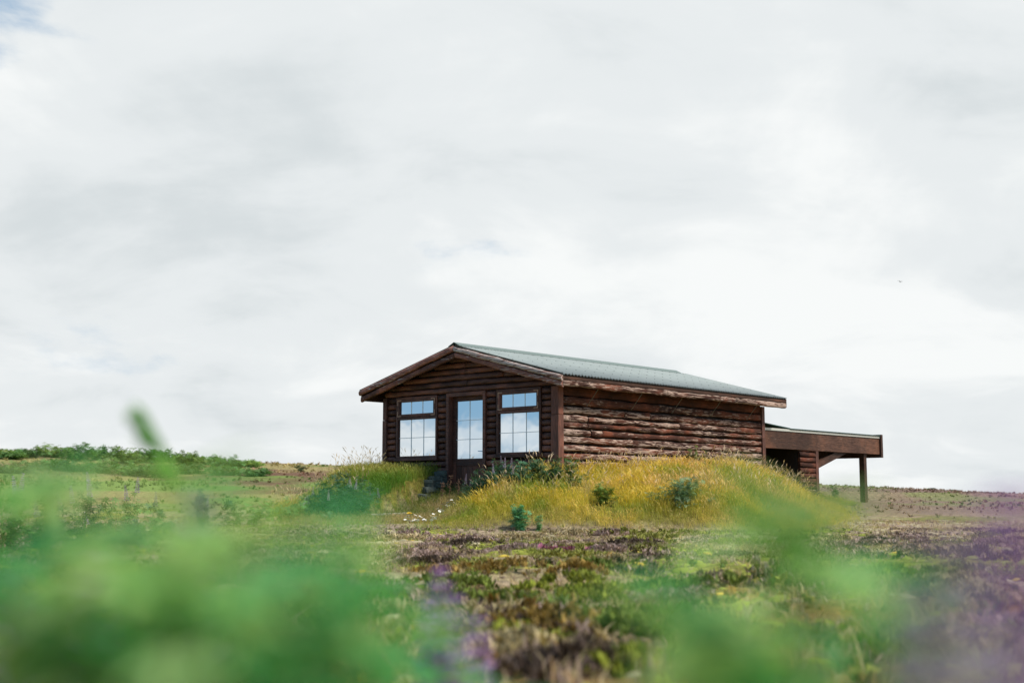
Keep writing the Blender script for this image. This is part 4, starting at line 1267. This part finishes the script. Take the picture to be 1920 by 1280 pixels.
NEAR = [
    # px, py(top), dist, leaves, tone, label, spike, leaf size, length of the leafy top (m)
    (285, 760, 1.2, 3, 'c', 'blurred lupin whose leaf tip stands highest against the sky on the left', None, .52, .05),
    (415, 835, .95, 5, 'l', 'blurred pale green lupin just right of the highest leaf tip', None, .42, .10),
    (150, 1040, 1.25, 8, 'y', 'blurred lupin with yellowing leaves on the far left', None, .8, .2),
    (90, 960, 1.3, 10, 'd', 'blurred dark lupin with readable leaf fans at the far left', None, .9, .18),
    (255, 960, 1.2, 9, 'd', 'blurred dark lupin standing farther back among the pale left ones', None, .8, .18),
    (430, 1060, 1.2, 9, 'y', 'blurred yellowish lupin in the middle of the left foreground', None, .8, .16),
    (600, 1070, 1.25, 10, 'd', 'blurred dark lupin farther back left of the violet spikes', None, .85, .16),
    (220, 1200, 1.1, 10, 'd', 'blurred dark leafy lupin at the bottom on the left', None, .85, .12),
    (720, 1225, 1.2, 7, 'd', 'blurred dark lupin at the bottom just left of the violet spikes', None, .8, .12),
    (1330, 1215, 1.1, 8, 'y', 'blurred yellowing lupin at the bottom right of centre', None, .8, .1),
    (1420, 1100, 1.2, 8, 'd', 'blurred dark lupin behind the saturated green one on the right', None, .8, .14),
    (110, 860, .80, 10, 'l', 'blurred pale lupin top just under the left ridge', None, .5, .10),
    (60, 1000, .60, 10, 'l', 'blurred light lupin low at the left edge', None, .45, .10),
    (480, 870, .72, 9, 'l', 'blurred light lupin under the bare part of the ridge', None, .5, .12),
    (300, 1050, .58, 12, 'l', 'blurred pale lupin in the heart of the left foreground mass', None, .5, .1),
    (130, 1180, .62, 12, 'l', 'blurred light lupin at the bottom left', None, .5, .1),
    (640, 1080, .62, 12, 'l', 'blurred mint green lupin left of the violet spikes', None, .5, .1),
    (520, 1220, .6, 12, 'd', 'blurred deep green lupin cut by the bottom edge on the left', None, .5, .1),
    (1180, 1130, .75, 7, 'l', 'blurred pale lupin low to the right of the violet spikes', None, .45, .08),
    (1440, 1040, .75, 8, 'l', 'blurred pale lupin between the two bright right ones', None, .45, .08),
    (1620, 1005, .7, 11, 'd', 'blurred green lupin lower right of the bright top on the bank', None, .5, .08),
    (40, 880, .75, 12, 'd', 'blurred dark lupin in the bottom left corner', None, .55, .12),
    (150, 945, .60, 9, 'l', 'blurred lupin second from the left in the foreground', None, .45, .10),
    (335, 865, .60, 14, 'l', 'blurred light green lupin in the left foreground under the ridge', None, .5, .10),
    (240, 1000, .75, 13, 'd', 'blurred dark lupin behind the light one in the left foreground', None, .55, .12),
    (560, 905, .62, 18, 'l', 'blurred broad light lupin in the left foreground below the dark bush', None, .5, .10),
    (450, 1010, .80, 14, 'd', 'blurred dark lupin in the middle of the left foreground mass', None, .55, .14),
    (680, 955, .75, 11, 'd', 'blurred lupin at the right edge of the left foreground mass', None, .5, .12),
    (690, 1150, .70, 12, 'd', 'blurred low lupin left of the violet flower spike', None, .5, .1),
    (420, 1120, .55, 12, 'l', 'blurred lupin filling the bottom of the left foreground', None, .5, .1),
    (200, 1130, .62, 14, 'd', 'blurred deep green lupin low in the left foreground', None, .55, .1),
    (560, 1150, .58, 14, 'd', 'blurred deep green lupin at the bottom between the light ones', None, .5, .1),
    (828, 1045, 1.9, 3, 'd', 'blurred lupin with the tallest violet flower spike, in the centre foreground', 'v', .5, .2),
    (858, 1095, 1.85, 3, 'd', 'blurred violet flowering lupin overlapping the tallest spike', 'v', .5, .2),
    (900, 1135, 1.8, 4, 'd', 'blurred shorter violet flowering lupin right of the tallest spike', 'v', .5, .2),
    (808, 1105, 1.9, 3, 'd', 'blurred violet flowering lupin left of the tallest spike', 'v', .5, .2),
    (870, 1195, 1.7, 3, 'd', 'blurred greyish violet lupin low beside the violet spikes', 'g', .5, .2),
    (950, 1240, 1.0, 8, 'd', 'blurred low green lupin at the bottom centre under the violet spikes', None, .5, .1),
    (1250, 1020, .72, 12, 'l', 'blurred pale green lupin right of centre below the bank', None, .5, .08),
    (1370, 1140, .64, 14, 'd', 'blurred saturated green lupin at the bottom right of centre', None, .5, .1),
    (1290, 1160, .62, 6, 'l', 'blurred yellowish lupin between the pale and the saturated green ones', None, .45, .1),
    (1510, 905, .60, 16, 'l', 'blurred bright lupin top covering the right end of the bank', None, .52, .045),
    (1690, 985, .75, 5, 'd', 'blurred green lupin beneath the porch post', None, .45, .08),
    (1700, 1080, .48, 1, 'd', 'blurred greyish flowering lupin low on the right', 'g', .4, .2),
    (1770, 930, .45, 0, 'd', 'blurred violet flowering lupin against the right end of the heath', 'g', .4, .2),
    (1890, 890, .50, 1, 'd', 'blurred violet flowering lupin cut by the right edge', 'v', .4, .2),
    (1850, 1120, .48, 3, 'd', 'blurred dark lupin flowering in the bottom right corner', 'g', .45, .2),
    (1490, 1210, .66, 7, 'd', 'blurred low lupin right of the saturated green one', None, .45, .08),
    (190, 985, .95, 2, 'd', 'blurred lupin with a faded grey violet flower in the left foreground', 'g', .4, .2),
    (370, 905, 1.0, 1, 'd', 'blurred lupin with a small grey flower under the left ridge', 'g', .4, .2),
    (40, 1050, .95, 2, 'd', 'blurred violet flowering lupin low at the left edge', 'g', .4, .2),
]
for i, (px, py, d, nl, tone, lab, sp, size, top) in enumerate(NEAR):
    lupin_near(px, py, d * (1.0 if d < 1.05 else 1.1), nl, tone, lab, 700 + i, sp, size=size * (.82 if d < .9 else 1), low=1 - (top + (.12 if sp else 0)) / .55, slen=(.75 if d < 1 else .95) if sp else 1.0)
